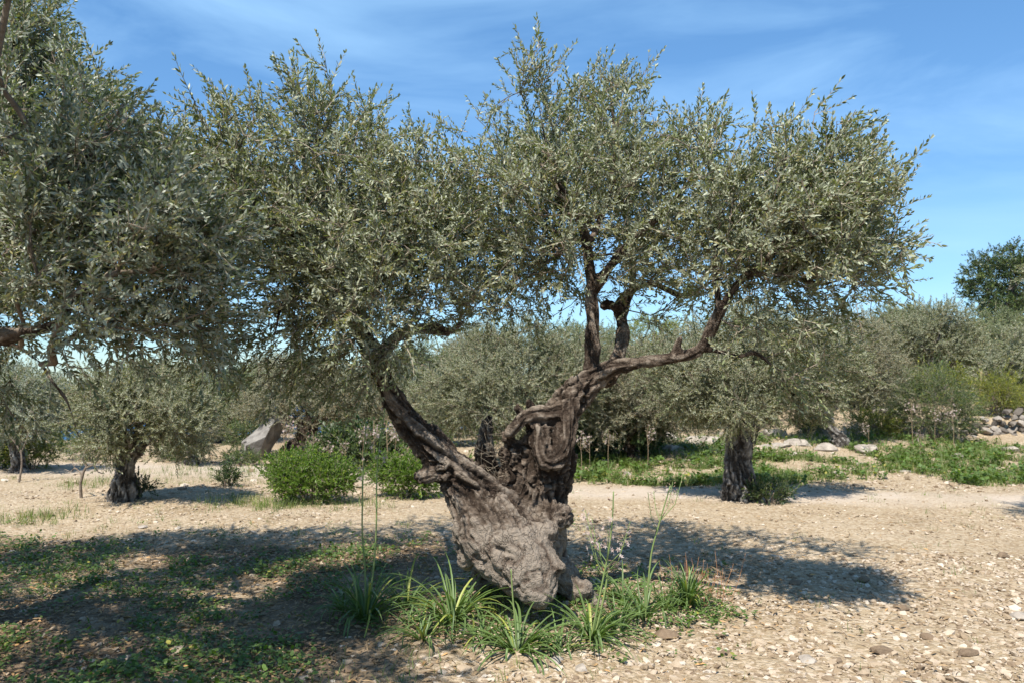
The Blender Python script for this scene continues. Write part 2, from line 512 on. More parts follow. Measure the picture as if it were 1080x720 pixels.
def sea_material():
    m, N, L = mat('sea_water')
    tcn = N.new('ShaderNodeTexCoord')
    n1 = noise_node(N, L, tcn.outputs['Object'], 0.15, 4, 0.6)
    rp = ramp(N, [(0.3, (0.012, 0.075, 0.20)), (0.7, (0.02, 0.10, 0.25))]); L.new(n1.outputs['Fac'], rp.inputs['Fac'])
    p = N.new('ShaderNodeBsdfPrincipled'); p.inputs['Roughness'].default_value = 0.45; p.inputs['IOR'].default_value = 1.33
    p.inputs['Specular IOR Level'].default_value = 0.2
    L.new(rp.outputs['Color'], p.inputs['Base Color'])
    b = N.new('ShaderNodeBump'); b.inputs['Strength'].default_value = 0.6; b.inputs['Distance'].default_value = 0.4
    L.new(n1.outputs['Fac'], b.inputs['Height']); L.new(b.outputs['Normal'], p.inputs['Normal'])
    o = N.new('ShaderNodeOutputMaterial'); L.new(p.outputs['BSDF'], o.inputs['Surface'])
    return m

# ------------------------------------------------------------------ terrain and sea
def axis(dense_lo, dense_hi, step, lo, hi, growth=1.07):
    a = list(np.arange(dense_lo, dense_hi, step))
    s, x = step, a[-1]
    while x < hi:
        s *= growth; x += s; a.append(x)
    s, x, b = step, a[0], []
    while x > lo:
        s *= growth; x -= s; b.append(x)
    return np.array(b[::-1] + a)

def track_mask(x, y):
    c = np.where(x > 0, 11.95 - 0.19 * np.clip(x, 0, 20), 11.95 + 0.85 * np.clip(-x, 0, 3.2))
    wob = 0.35 * (fbm(np.stack([x * 0.5, y * 0.5, 0 * x], 1), 3, 77) - 0.5)
    return np.exp(-((y - c + wob) / np.where(x > 0, 0.66, 1.2)) ** 4)

gx = axis(-5.0, 5.5, 0.045, -900, 900)
gy = axis(2.8, 12.5, 0.045, -60, 900, 1.06)
X, Y = np.meshgrid(gx, gy)
Z = H(X, Y)
xf, yf = X.ravel(), Y.ravel()
fine = fbm(np.stack([xf * 6, yf * 6, 0 * xf], 1), 4, 31) - 0.5
Zf = Z.ravel() + 0.030 * fine * np.exp(-np.clip(np.hypot(xf, yf) - 14, 0, 99) / 10)
nx_, ny_ = len(gx), len(gy)
idx = np.arange(nx_ * ny_).reshape(ny_, nx_)
quads = np.stack([idx[:-1, :-1], idx[:-1, 1:], idx[1:, 1:], idx[1:, :-1]], -1).reshape(-1, 4)
trk = track_mask(xf, yf) * (0.55 + 0.45 * sstep(0.35, 0.6, fbm(np.stack([xf, yf, 0 * xf], 1), 3, 8)))
hn = fbm(np.stack([xf * 1.1, yf * 1.1, 0 * xf], 1), 4, 41)
def humus_shade_mask(x, y, n):  # leafy soil, and the tree shade painted into the ground colour
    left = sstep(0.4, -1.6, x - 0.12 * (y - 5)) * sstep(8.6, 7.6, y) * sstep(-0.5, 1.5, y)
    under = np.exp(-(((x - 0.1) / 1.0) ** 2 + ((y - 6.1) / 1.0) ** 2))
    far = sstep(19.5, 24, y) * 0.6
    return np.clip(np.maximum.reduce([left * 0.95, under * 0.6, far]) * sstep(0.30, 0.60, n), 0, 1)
hum_shade = humus_shade_mask(xf, yf, hn)
gme = mesh_np('ground', np.stack([xf, yf, Zf], 1), [(quads, 0)], [ground_material()], True, {'track': trk, 'humus_shade': hum_shade})
tag(link('ground', gme), kind='structure')

s = 30000.0
sea_me = mesh_np('sea', np.array([[-s, 100, -30], [s, 100, -30], [s, s, -30], [-s, s, -30]], float), [(np.array([[0, 1, 2, 3]]), 0)], [sea_material()])
tag(link('sea', sea_me), kind='structure')

# ------------------------------------------------------------------ remeshed wood: trunks and limbs from overlapping lumps
def ico(sub):
    bm = bmesh.new()
    bmesh.ops.create_icosphere(bm, subdivisions=sub, radius=1)
    bm.verts.ensure_lookup_table()
    V = np.array([v.co[:] for v in bm.verts])
    Fc = np.array([[v.index for v in f.verts] for f in bm.faces])
    bm.free()
    return V, Fc
ICO1, ICO2, ICO3 = ico(1), ico(2), ico(3)

def catmull(P, n):
    """resample a list of rows (x,y,z,r) smoothly"""
    P = np.asarray(P, float)
    if len(P) < 3:
        t = np.linspace(0, 1, n)[:, None]
        return P[0] * (1 - t) + P[-1] * t
    Q = np.vstack([2 * P[0] - P[1], P, 2 * P[-1] - P[-2]])
    out = []
    m = len(P) - 1
    for t in np.linspace(0, m, n):
        i = min(int(t), m - 1); u = t - i
        a, b, c, d = Q[i], Q[i + 1], Q[i + 2], Q[i + 3]
        out.append(0.5 * (2 * b + (c - a) * u + (2 * a - 5 * b + 4 * c - d) * u * u + (3 * b - a - 3 * c + d) * u ** 3))
    o = np.array(out)
    o[:, 3] = np.maximum(o[:, 3], 0.004)
    return o

def chain_len(P):
    P = np.asarray(P)
    return np.linalg.norm(np.diff(P[:, :3], axis=0), axis=1).sum()

def wood(name, chains, lumps, voxel, mats, origin, parent, seed=1, amp=1.0, dents=(), grain=1.0, burl_z=None, bigamp=.075, rough=.5):
    """chains: lists of (x,y,z,r); lumps: (centre, radii(3)); dents: (p0, p1, radius, depth)"""
    b = Buf()
    segs = []
    for ch in chains:
        n = max(8, int(chain_len(ch) / (0.28 * max(0.012, np.mean([c[3] for c in ch])))))
        D = catmull(ch, min(n, 160))
        # living wood is never an even tube: swellings, waists and small wanderings
        ln = np.concatenate([[0], np.cumsum(np.linalg.norm(np.diff(D[:, :3], axis=0), axis=1))])
        mr = max(.012, float(np.mean(D[:, 3])))
        q = np.stack([ln / (mr * 3.2) + 7.7 * len(segs), ln * 0 + seed * 3.1, ln * 0], 1)
        D[:, 3] *= 1 + rough * 1.1 * (fbm(q, 2, seed + 40) - .5) + rough * .9 * np.clip(noise3(q * 1.9, seed + 44) - .66, 0, 1) * 2
        for ax in range(3):
            D[:, ax] += rough * D[:, 3] * .9 * (noise3(q * .8 + ax * 9.1, seed + 50 + ax) - .5)
        V, Fc = ICO2
        b.inst(V, [(Fc, 0)], np.eye(3)[None] * D[:, 3][:, None, None], D[:, :3])
        S = catmull(ch, max(4, len(ch) * 2))
        segs += [(S[i, :3], S[i + 1, :3]) for i in range(len(S) - 1)]
    for c, r in lumps:
        V, Fc = ICO2
        b.inst(V, [(Fc, 0)], np.diag(r)[None].astype(float), np.asarray(c, float)[None])
    tmp = link('tmp_wood', b.build('tmp_wood', []))
    md = tmp.modifiers.new('r', 'REMESH'); md.mode = 'VOXEL'; md.voxel_size = voxel
    sm = tmp.modifiers.new('s', 'SMOOTH'); sm.factor = 0.5; sm.iterations = 7
    dg = bpy.context.evaluated_depsgraph_get()
    me = bpy.data.meshes.new_from_object(tmp.evaluated_get(dg))
    bpy.data.objects.remove(tmp)
    n = len(me.vertices)
    V = np.zeros(n * 3); me.vertices.foreach_get('co', V); V = V.reshape(-1, 3)
    Nn = np.zeros(n * 3); me.vertices.foreach_get('normal', Nn); Nn = Nn.reshape(-1, 3)
    # along-grain coordinates from the nearest axis segment
    A = np.array([a for a, _ in segs]); B = np.array([c for _, c in segs])
    best = np.full(n, 1e9); along = np.zeros(n); perp = np.zeros((n, 3)); acc = 0.0
    for a, c in zip(A, B):
        d = c - a; L_ = np.linalg.norm(d)
        if L_ < 1e-6:
            continue
        t = np.clip(((V - a) @ d) / L_ ** 2, 0, 1)
        q = V - (a + t[:, None] * d)
        e = np.linalg.norm(q, axis=1)
        k = e < best
        best[k] = e[k]; along[k] = acc + t[k] * L_; perp[k] = q[k]
        acc += L_
    gq = perp * 15 + np.stack([along * 2.2, along * 1.3, along * 2.0], 1)
    g1 = 1 - np.abs(2 * fbm(gq, 3, seed + 3) - 1)
    g2 = 1 - np.abs(2 * fbm(gq * 2.7, 3, seed + 9) - 1)
    big = fbm(V * 4.0, 4, seed + 1) - 0.5
    knob = np.clip(noise3(V * 7.5, seed + 5) - 0.62, 0, 1)
    fine_ = fbm(V * 30, 3, seed + 7) - 0.5
    rr = np.clip(best / 0.14, 0.12, 1.0)
    if burl_z is not None:                              # the burl has no grain: broad plates and shallow pits instead
        up_ = sstep(burl_z, burl_z + .35, V[:, 2])
        grain = .20 + 1.0 * up_
        knob = knob * (.25 + .5 * up_)
        pits = 1 - np.abs(2 * fbm(V * np.array([6.0, 6.0, 8.0]), 4, seed + 15) - 1)
        fine_ = fine_ * 1.2 - (1 - up_) * 1.5 * np.clip(pits - .80, 0, 1) * 3
    disp = amp * rr * (bigamp * big + 0.085 * knob + grain * (-0.075 * np.clip(g1 - 0.60, 0, 1) * 2.4 - 0.026 * np.clip(g2 - 0.55, 0, 1) * 2) + 0.022 * fine_)
    for p0, p1, r, dep in dents:
        p0, p1 = np.asarray(p0), np.asarray(p1)
        d = p1 - p0
        t = np.clip(((V - p0) @ d) / max(d @ d, 1e-9), 0, 1)
        e = np.linalg.norm(V - (p0 + t[:, None] * d), axis=1)
        disp -= dep * np.exp(-(e / r) ** 2)
    V0 = V
    V = V + Nn * disp[:, None] - np.asarray(origin)
    me.vertices.foreach_set('co', V.astype(np.float32).ravel())
    at = me.attributes.new('rnd', 'FLOAT', 'POINT')
    at.data.foreach_set('value', np.clip(0.83 + (.08 if burl_z is None else .36 * sstep(burl_z + .3, burl_z - .05, V0[:, 2])) - (1.5 * np.clip(g1 - 0.5, 0, 1) + 0.9 * np.clip(g2 - 0.5, 0, 1)) * (1 if burl_z is None else .25 + .75 * sstep(burl_z, burl_z + .35, V0[:, 2])) + 0.6 * fine_, 0, 1).astype(np.float32))  # sunlit burl and limbs coloured paler, shaded stem darker, as painted light
    me.materials.clear()
    for m in mats:
        me.materials.append(m)
    me.polygons.foreach_set('use_smooth', np.ones(len(me.polygons), bool))
    me.name = name
    me.update()
    return link(name, me, parent)

# ------------------------------------------------------------------ leaf sprays
def leaf_faces(detail):
    if detail:
        return [np.array([[0, 2, 1]]), np.array([[1, 2, 4, 3]]), np.array([[3, 4, 5]])]
    return [np.array([[0, 2, 3, 1]])]

def leaf_verts(L, w, curve, detail):
    """blade along +z, width along x, upper side facing +y"""
    if detail:
        return np.array([[0, 0, 0], [-w * .46, .04 * curve * L, .33 * L], [w * .46, .04 * curve * L, .33 * L],
                         [-w * .42, -.02 * curve * L, .66 * L], [w * .42, -.02 * curve * L, .66 * L], [0, -.16 * curve * L, L]])
    return np.array([[0, 0, 0], [-w * .5, 0, .48 * L], [w * .5, 0, .48 * L], [0, -.1 * curve * L, L]])

def spray_template(rng, length, pairs, leaf_len, leaf_w, detail, stem_r=0.0024, spread=0.9):
    """a shoot along +z with paired leaves; returns V, faces, per-vertex leaf number"""
    b = Buf()
    bend = rng.uniform(-.12, .12, 2)
    def pos(t):
        return np.array([bend[0] * t * t * length * 2, bend[1] * t * t * length * 2, t * length])
    if stem_r:
        ts = np.linspace(0, 1, 4)
        tube(b, [pos(t) for t in ts], np.linspace(stem_r, stem_r * .4, 4), 3, 1, 0.5, cap=False)
    k = 0
    for i in range(pairs):
        t = 0.10 + 0.88 * (i + rng.uniform(-.2, .2)) / max(pairs - 1, 1)
        t = min(max(t, 0.03), 1)
        ph = (i % 2) * math.pi / 2 + rng.normal(0, .25)
        for sgn in (0, 1):
            if rng.random() < 0.08:
                continue
            a = ph + sgn * math.pi + rng.normal(0, .18)
            out = np.array([math.cos(a), math.sin(a), 0])
            el = rng.normal(spread, .22) * (1 - 0.45 * t)         # angle from the stem
            d = unit(out * math.sin(el) + np.array([0, 0, 1]) * math.cos(el))
            up = unit(np.array([0, 0, 1.0]) - d * d[2] + rng.normal(0, .25, 3))
            up = unit(up - d * (up @ d))
            x = np.cross(up, d)
            M = np.stack([x, up, d], 1)
            Ln = leaf_len * rng.uniform(.72, 1.18) * (1 - .35 * max(0, t - .7) / .3)
            LV = leaf_verts(Ln, leaf_w * rng.uniform(.8, 1.2), rng.uniform(-.2, 1), detail) @ M.T + pos(t)
            b.add(LV, [(f, 0) for f in leaf_faces(detail)], rng.uniform(0, 1) ** 1.0)
            k += 1
    LV = leaf_verts(leaf_len * .7, leaf_w * .8, .3, detail) + pos(1)
    b.add(LV, [(f, 0) for f in leaf_faces(detail)], rng.random())
    V = np.concatenate(b.V); A = np.concatenate(b.A)
    faces = [(np.concatenate(fs), mi) for (kk, mi), fs in b.F.items()]
    return V, faces, A

_r = np.random.default_rng(7)
SPRAY_NEAR = [spray_template(_r, .21, 11, .041, .0112, True) for _ in range(8)]
SPRAY_MID = [spray_template(_r, .23, 12, .042, .0128, False, .0025) for _ in range(8)]
SPRAY_FAR = [spray_template(_r, .30, 11, .060, .020, False, .003) for _ in range(8)]
SPRAY_BROAD = [spray_template(_r, .28, 6, .085, .042, False, .003) for _ in range(8)]
SPRAY_BUSH = [spray_template(_r, .16, 8, .040, .017, False, .002, 0.7) for _ in range(8)]
SPRAY_FEATHER = [spray_template(_r, .34, 12, .055, .010, False, .002, 0.55) for _ in range(8)]

def scatter_sprays(buf, templates, pos, dirs, scale, rng):
    which = rng.integers(0, len(templates), len(pos))
    M = frames(dirs, rng) * scale[:, None, None]
    shift = rng.uniform(-.12, .12, len(pos))
    for k, (V, Fs, A) in enumerate(templates):
        s_ = which == k
        if s_.any():
            buf.inst(V, Fs, M[s_], pos[s_], np.clip(A[None, :] + shift[s_][:, None], 0, 1))

def in_blob(rng, c, r, n, fill=0.45):
    d = unit(rng.normal(size=(n, 3)))
    return np.asarray(c) + d * (rng.uniform(0, 1, n) ** fill)[:, None] * np.asarray(r)

def grow(skel, pts, rng, step=0.11, alpha=0.22, sag=0.03):
    """skel: list of (chain of rows x,y,z,r, limb id). Connect each point to the wood by curved branches.
    returns pos, parent, fixed radius (nan = free), limb id, first-free flag"""
    cap = 60000
    pos = np.zeros((cap, 3)); par = np.full(cap, -1); fix = np.full(cap, np.nan); limb = np.zeros(cap, int); pl = np.zeros(cap); n = 0
    for rows, lid in skel:
        D = catmull(rows, max(4, int(chain_len(rows) / 0.07)))
        for i, r in enumerate(D):
            pos[n] = r[:3]; fix[n] = r[3]; limb[n] = lid
            par[n] = n - 1 if i else -1
            pl[n] = (pl[n - 1] + np.linalg.norm(pos[n] - pos[n - 1])) if i else 0
            n += 1
    n0 = n
    d0 = np.array([np.min(np.linalg.norm(pos[:n0] - p, axis=1)) for p in pts])
    thick = np.where(np.isnan(fix[:n0]), 0, fix[:n0])
    tips = []
    for p in pts[np.argsort(d0)]:
        d = np.linalg.norm(pos[:n] - p, axis=1)
        cost = d + alpha * pl[:n]
        cost[:n0] += np.clip(thick - 0.035, 0, 1) * 6            # thick wood carries few twigs
        j = int(np.argmin(cost)); L_ = d[j]
        if L_ < 0.04:
            continue
        pdir = unit(pos[j] - pos[par[j]]) if par[j] >= 0 else unit(p - pos[j])
        m = max(1, int(L_ / step))
        t0 = (pdir * 0.75 + unit(p - pos[j]) * 0.6 + rng.normal(0, .25, 3)) * L_ * .8
        t1 = ((p - pos[j]) / L_ + rng.normal(0, .3, 3)) * L_ * .7
        prev = j
        for i in range(1, m + 1):
            t = i / m
            h = (2 * t ** 3 - 3 * t ** 2 + 1) * pos[j] + (t ** 3 - 2 * t ** 2 + t) * t0 + (-2 * t ** 3 + 3 * t ** 2) * p + (t ** 3 - t ** 2) * t1
            h = h + (rng.normal(0, .012, 3) if i < m else 0)
            pos[n] = h; par[n] = prev; limb[n] = limb[j]
            pl[n] = pl[prev] + np.linalg.norm(pos[n] - pos[prev]); prev = n; n += 1
        tips.append(prev)
        if n > cap - 200:
            break
    return pos[:n], par[:n], fix[:n], limb[:n], n0, np.array(tips)

def radii(pos, par, fix, n0, tip_r=0.0028, k=2.35):
    n = len(pos)
    acc = np.zeros(n)
    r = np.zeros(n)
    for i in range(n - 1, -1, -1):
        r[i] = acc[i] ** (1 / k) if acc[i] > 0 else tip_r
        if i < n0:
            r[i] = fix[i]
            continue
        if par[i] >= n0:
            acc[par[i]] += r[i] ** k
    return r

def branch_tubes(buf_of, pos, par, r, limb, n0, mi=0):
    n = len(pos)
    kids = [[] for _ in range(n)]
    for i in range(n0, n):
        kids[par[i]].append(i)
    starts = []
    for i in range(n):
        if i < n0:
            starts += [(i, c) for c in kids[i]]
    while starts:
        a, c = starts.pop()
        path = [a, c]
        while kids[c]:
            ks = sorted(kids[c], key=lambda q: -r[q])
            starts += [(c, q) for q in ks[1:]]
            c = ks[0]; path.append(c)
        rr = r[path].copy(); rr[0] = min(rr[0], rr[1] * 1.25)
        rmax = rr.max()
        tube(buf_of(limb[path[1]]), pos[path], rr, 7 if rmax > .02 else (5 if rmax > .008 else 3), mi)

def twig_sites(pos, par, n0, tips, rng, per_tip, side_p, centre, up, out, spread=.55, back=2):
    """positions and directions for leaf sprays at branch ends and on thin wood"""
    P, D = [], []
    def emit(i, k):
        d = unit(pos[i] - pos[par[i]]) if par[i] >= 0 else np.array([0, 0, 1.0])
        o = unit(pos[i] - centre)
        for _ in range(k):
            v = d * .55 + o * out + np.array([0, 0, 1.0]) * up * rng.uniform(.2, 1.2) + rng.normal(0, spread, 3)
            P.append(pos[i] + (rng.uniform(-.6, 0) * (pos[i] - pos[par[i]]) if par[i] >= 0 else 0)); D.append(v)
    tipset = set(tips.tolist())
    for t in tips:
        emit(t, rng.poisson(per_tip) + 1)
        j = t
        for _ in range(back):
            j = par[j]
            if j < n0:
                break
            if rng.random() < side_p:
                emit(j, 1)
    return np.array(P), np.array(D)

# ------------------------------------------------------------------ the old olive in the middle
D0 = 5.6
def C(*rows):
    """rows (px, py, depth, radius in px) -> world rows"""
    return [(*W(a, b, d), r * d / F_PX) for a, b, d, r in rows]
def Lp(px, py, d, rx, ry=None, rz=None):
    ry = rx if ry is None else ry
    k = d / F_PX
    return (W(px, py, d), np.array([rx * k, (rz if rz is not None else (rx + ry) / 2) * k, ry * k]))

base0 = np.array([*G(548, 5.7)[:2], 0.0]); base0[2] = float(H(base0[0], base0[1]))
tree0 = empty('olive_tree', base0, 'ancient olive with a huge gnarled burl at its base, alone in the centre', 'tree')
trunk_chains = [
    C((548, 690, 5.98, 38), (548, 645, 5.95, 34), (553, 595, 5.88, 33), (560, 550, 5.75, 35), (568, 520, 5.7, 34)),
    C((514, 690, 5.95, 15), (513, 645, 5.92, 14), (514, 605, 5.85, 18), (520, 560, 5.65, 28)),
    C((640, 668, 5.75, 20), (624, 642, 5.7, 17), (606, 622, 5.65, 16), (588, 600, 5.65, 18)),
    C((592, 690, 5.85, 16), (590, 640, 5.8, 14), (587, 590, 5.72, 13), (582, 560, 5.65, 16)),
    # the burl: a great wedge that leans out towards the camera and hangs clear of the ground
    C((480, 510, 5.46, 17), (502, 538, 5.42, 30), (524, 562, 5.33, 42), (547, 588, 5.22, 40), (563, 611, 5.12, 27), (568, 626, 5.06, 17)),
    # left leg of the trunk
    C((545, 575, 5.6, 44), (522, 546, 5.55, 39), (500, 520, 5.48, 28), (480, 499, 5.44, 23), (462, 481, 5.42, 20), (444, 461, 5.4, 17.5), (428, 441, 5.4, 15), (417, 424, 5.4, 14)),
    # right leg
    C((566, 540, 5.7, 31), (570, 512, 5.66, 34), (578, 486, 5.62, 31), (584, 462, 5.6, 25), (592, 440, 5.6, 20.5), (603, 420, 5.6, 19), (616, 405, 5.6, 18), (632, 393, 5.6, 15)),
    # the folded lobe on the right leg
    C((566, 452, 5.42, 8), (568, 472, 5.38, 10), (576, 486, 5.36, 12), (589, 482, 5.38, 13), (597, 464, 5.42, 12), (599, 444, 5.46, 12), (601, 424, 5.5, 11)),
    C((538, 456, 5.46, 7), (549, 444, 5.44, 8), (563, 436, 5.46, 9), (580, 436, 5.5, 10), (592, 432, 5.52, 10)),
    # the hollow back of the old trunk
    C((528, 545, 5.85, 26), (518, 510, 5.88, 17), (513, 480, 5.88, 12), (514, 455, 5.88, 9), (515, 442, 5.88, 6)),
    C((545, 530, 5.8, 24), (540, 500, 5.78, 16), (534, 478, 5.76, 10)),
    C((553, 442, 5.56, 7), (549, 434, 5.54, 6.5), (546, 430, 5.53, 6)),
    C((566, 436, 5.62, 6), (560, 428, 5.62, 6.5), (558, 424, 5.62, 5.5)),
    C((470, 496, 5.42, 12), (454, 500, 5.38, 11), (443, 503, 5.36, 9)),
    C((485, 490, 5.5, 10), (470, 470, 5.48, 11), (456, 455, 5.46, 9)),
]
trunk_lumps = [
    Lp(586, 598, 5.14, 13, 8, 15), Lp(572, 592, 5.16, 20, 13, 18), Lp(566, 624, 5.10, 20, 17, 18), Lp(496, 556, 5.40, 21, 26, 26), Lp(492, 580, 5.44, 12, 22, 18),
    Lp(569, 560, 5.30, 22, 17, 20), Lp(586, 544, 5.44, 23, 18, 22),
    Lp(540, 480, 5.53, 13, 26, 6), Lp(534, 462, 5.52, 8, 10, 6), Lp(556, 500, 5.5, 10, 26, 9), Lp(574, 470, 5.55, 26, 34, 24), Lp(597, 490, 5.62, 14, 24, 16),
    Lp(612, 620, 5.62, 15, 12, 16), Lp(630, 642, 5.64, 18, 12, 16),
]
trunk_dents = [
    (W(522, 578, 5.06), W(552, 589, 4.97), 0.015, 0.034), (W(556, 606, 4.93), W(594, 609, 5.0), 0.013, 0.036), (W(505, 560, 5.12), W(516, 600, 5.08), 0.02, 0.02),
    (W(512, 562, 5.12), W(530, 545, 5.12), 0.03, 0.025), (W(560, 456, 5.38), W(566, 470, 5.38), 0.035, 0.06),
    (W(500, 590, 5.15), W(535, 612, 5.05), 0.03, 0.012), (W(562, 546, 5.34), W(594, 566, 5.36), 0.026, 0.045),
    (W(548, 462, 5.46), W(556, 512, 5.46), 0.022, 0.035), (W(568, 470, 5.30), W(590, 440, 5.36), 0.014, 0.02), (W(470, 500, 5.2), W(540, 535, 5.25), 0.016, 0.025),
]
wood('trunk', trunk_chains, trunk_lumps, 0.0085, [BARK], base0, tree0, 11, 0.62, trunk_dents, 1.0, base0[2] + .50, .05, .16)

limbs0 = {
    'left': [C((424, 436, 5.4, 16), (414, 418, 5.4, 14.5), (403, 396, 5.4, 12.5), (392, 372, 5.4, 12), (381, 345, 5.4, 11), (371, 318, 5.4, 10), (360, 285, 5.35, 8), (350, 248, 5.3, 6.5), (338, 205, 5.25, 5), (330, 160, 5.2, 3)),
             C((399, 384, 5.4, 9), (412, 362, 5.5, 8), (428, 351, 5.55, 7.5), (450, 347, 5.6, 7.5), (472, 350, 5.65, 6), (488, 340, 5.7, 3)),
             C((376, 330, 5.4, 7), (360, 322, 5.3, 6), (342, 324, 5.25, 5.5), (325, 313, 5.2, 5), (306, 314, 5.1, 4), (296, 326, 5.0, 3), (290, 352, 4.95, 2)),
             C((371, 318, 5.4, 8), (392, 290, 5.5, 7), (415, 262, 5.6, 6), (432, 225, 5.7, 5), (442, 180, 5.75, 3)),
             C((362, 290, 5.35, 6), (330, 262, 5.15, 5.5), (290, 235, 4.95, 4.5), (250, 200, 4.8, 3), (225, 160, 4.7, 2)),
             C((385, 355, 5.4, 6), (380, 320, 5.8, 6), (370, 270, 6.2, 5), (350, 220, 6.5, 3))],
    'middle': [C((622, 402, 5.6, 14), (623, 385, 5.6, 12.5), (624, 352, 5.6, 10.5), (625, 325, 5.6, 10), (624, 300, 5.6, 9), (620, 270, 5.6, 8), (615, 245, 5.6, 7), (605, 224, 5.6, 5.5), (595, 206, 5.6, 4.8), (580, 170, 5.6, 3.5), (568, 110, 5.55, 2)),
               C((625, 308, 5.6, 7), (642, 284, 5.55, 6.5), (660, 262, 5.5, 6), (680, 241, 5.45, 5), (705, 220, 5.4, 4), (735, 180, 5.3, 2.5)),
               C((619, 262, 5.6, 5), (640, 215, 5.7, 4.5), (648, 160, 5.75, 3.5), (645, 105, 5.8, 2)),
               C((616, 250, 5.6, 4), (596, 262, 5.7, 3), (560, 290, 5.9, 2.5), (535, 310, 6.0, 1.8))],
    'back': [C((640, 398, 5.65, 14), (650, 380, 5.75, 12), (655, 362, 5.85, 10), (656, 342, 5.95, 8.5), (652, 322, 6.05, 7), (664, 308, 6.15, 5), (690, 300, 6.3, 4.5), (722, 312, 6.4, 3.5), (745, 300, 6.5, 2)),
             C((654, 328, 6.0, 7), (643, 322, 6.0, 8), (637, 324, 5.98, 6.5)),
             C((655, 340, 5.95, 6), (668, 290, 6.3, 5), (660, 230, 6.6, 4), (640, 170, 6.8, 2.5))],
    'right': [C((626, 399, 5.58, 14), (648, 388, 5.5, 11.5), (672, 382, 5.4, 9.5), (700, 378, 5.3, 8.5), (724, 375, 5.22, 8.3), (740, 368, 5.16, 8.3), (749, 350, 5.12, 7.5), (760, 328, 5.08, 6.8), (774, 305, 5.05, 6), (792, 288, 5.0, 5), (820, 262, 4.95, 4), (850, 220, 4.9, 3)),
              C((742, 368, 5.16, 4.5), (762, 371, 5.12, 4), (778, 376, 5.08, 3.8), (796, 372, 5.05, 3.5), (812, 384, 5.0, 3), (828, 402, 4.95, 2)),
              C((712, 376, 5.26, 7), (714, 366, 5.24, 6), (717, 358, 5.22, 5)),
              C((757, 335, 5.1, 5.5), (757, 306, 5.15, 5), (754, 270, 5.2, 4), (760, 225, 5.25, 2.5)),
              C((790, 290, 5.0, 4), (830, 291, 4.95, 3.4), (870, 300, 4.9, 3), (905, 285, 4.85, 2))],
}
for k in ('middle', 'back', 'right'):
    limbs0[k] = [[(x_, y_, z_, r_ * .88) for x_, y_, z_, r_ in ch] for ch in limbs0[k]]
skel0 = []
for lid, (k, chs) in enumerate(limbs0.items()):
    for ch in chs:
        skel0.append((ch, lid))

rng = np.random.default_rng(12)
# (px, py, depth, rx px, ry px, depth radius m, points)
crown0 = [
    (350, 205, 5.25, 105, 95, .75, 330), (265, 190, 5.0, 80, 75, .6, 190), (405, 255, 5.4, 75, 75, .6, 150), (320, 305, 5.2, 80, 45, .5, 70), (435, 175, 5.6, 45, 60, .5, 90),
    (328, 95, 5.2, 42, 42, .35, 60), (240, 115, 4.95, 52, 45, .35, 60), (400, 120, 5.5, 60, 35, .4, 60), (360, 200, 6.3, 110, 90, .6, 130), (420, 330, 5.5, 60, 40, .4, 40), (425, 385, 5.2, 20, 22, .12, 5),
    (385, 335, 4.95, 50, 46, .3, 56), (396, 385, 5.15, 20, 26, .16, 8), (385, 362, 5.1, 34, 30, .2, 14), (350, 290, 4.85, 60, 50, .3, 60), (300, 362, 5.1, 66, 40, .35, 34), (345, 350, 5.6, 60, 40, .4, 24), (245, 285, 5.0, 60, 60, .5, 55), (260, 345, 5.2, 40, 40, .4, 18), (380, 290, 5.9, 70, 60, .5, 80),
    (320, 388, 5.3, 80, 24, .4, 26),
    (330, 215, 6.9, 140, 90, .6, 170), (440, 240, 6.6, 80, 80, .5, 70), (240, 230, 6.3, 90, 70, .5, 80), (450, 290, 5.4, 50, 40, .4, 46), (472, 205, 5.5, 44, 60, .45, 100), (185, 190, 4.9, 44, 60, .4, 70), (230, 372, 5.1, 34, 26, .3, 18), (350, 385, 5.5, 60, 26, .35, 26), (180, 130, 4.85, 24, 34, .2, 24),
    (555, 165, 5.7, 80, 80, .7, 210), (640, 150, 5.7, 85, 75, .7, 210), (562, 70, 5.55, 20, 38, .2, 22), (640, 82, 5.75, 48, 34, .35, 55), (505, 190, 5.8, 40, 55, .5, 60), (715, 175, 5.45, 75, 70, .65, 170),
    (600, 180, 6.7, 130, 75, .6, 150), (720, 230, 6.5, 90, 60, .5, 80), (735, 125, 5.4, 30, 28, .25, 25), (500, 270, 6.0, 55, 55, .5, 80), (565, 250, 5.9, 55, 44, .4, 60), (540, 320, 6.2, 60, 30, .4, 40), (535, 275, 5.6, 64, 46, .45, 90), (585, 285, 5.9, 40, 40, .4, 40), (490, 315, 5.5, 44, 30, .3, 34), (690, 250, 5.4, 60, 40, .4, 60), (700, 300, 5.8, 60, 40, .5, 50), (600, 130, 6.6, 100, 60, .6, 80),
    (690, 275, 6.2, 70, 34, .4, 30),
    (828, 215, 4.95, 92, 75, .65, 270), (890, 200, 4.85, 60, 62, .5, 140), (905, 258, 4.85, 46, 42, .4, 75), (780, 235, 5.2, 60, 60, .5, 110), (850, 145, 4.95, 55, 30, .35, 60), (888, 122, 4.9, 18, 22, .15, 12), (935, 195, 4.8, 24, 34, .2, 20),
    (880, 295, 4.85, 70, 26, .4, 44), (760, 300, 5.2, 45, 40, .4, 34), (845, 345, 4.95, 58, 56, .35, 70), (790, 320, 5.1, 40, 34, .3, 30), (915, 296, 4.85, 38, 22, .3, 26), (850, 230, 5.9, 90, 60, .5, 70), (610, 230, 5.3, 80, 40, .4, 36),
]
crown0 = [(a - max(0, a - 860) * .28, b + (24 if b < 210 else 10 if b < 260 else 0), d, rx, ry * (.93 if b < 210 else 1), rd, n) for a, b, d, rx, ry, rd, n in crown0]
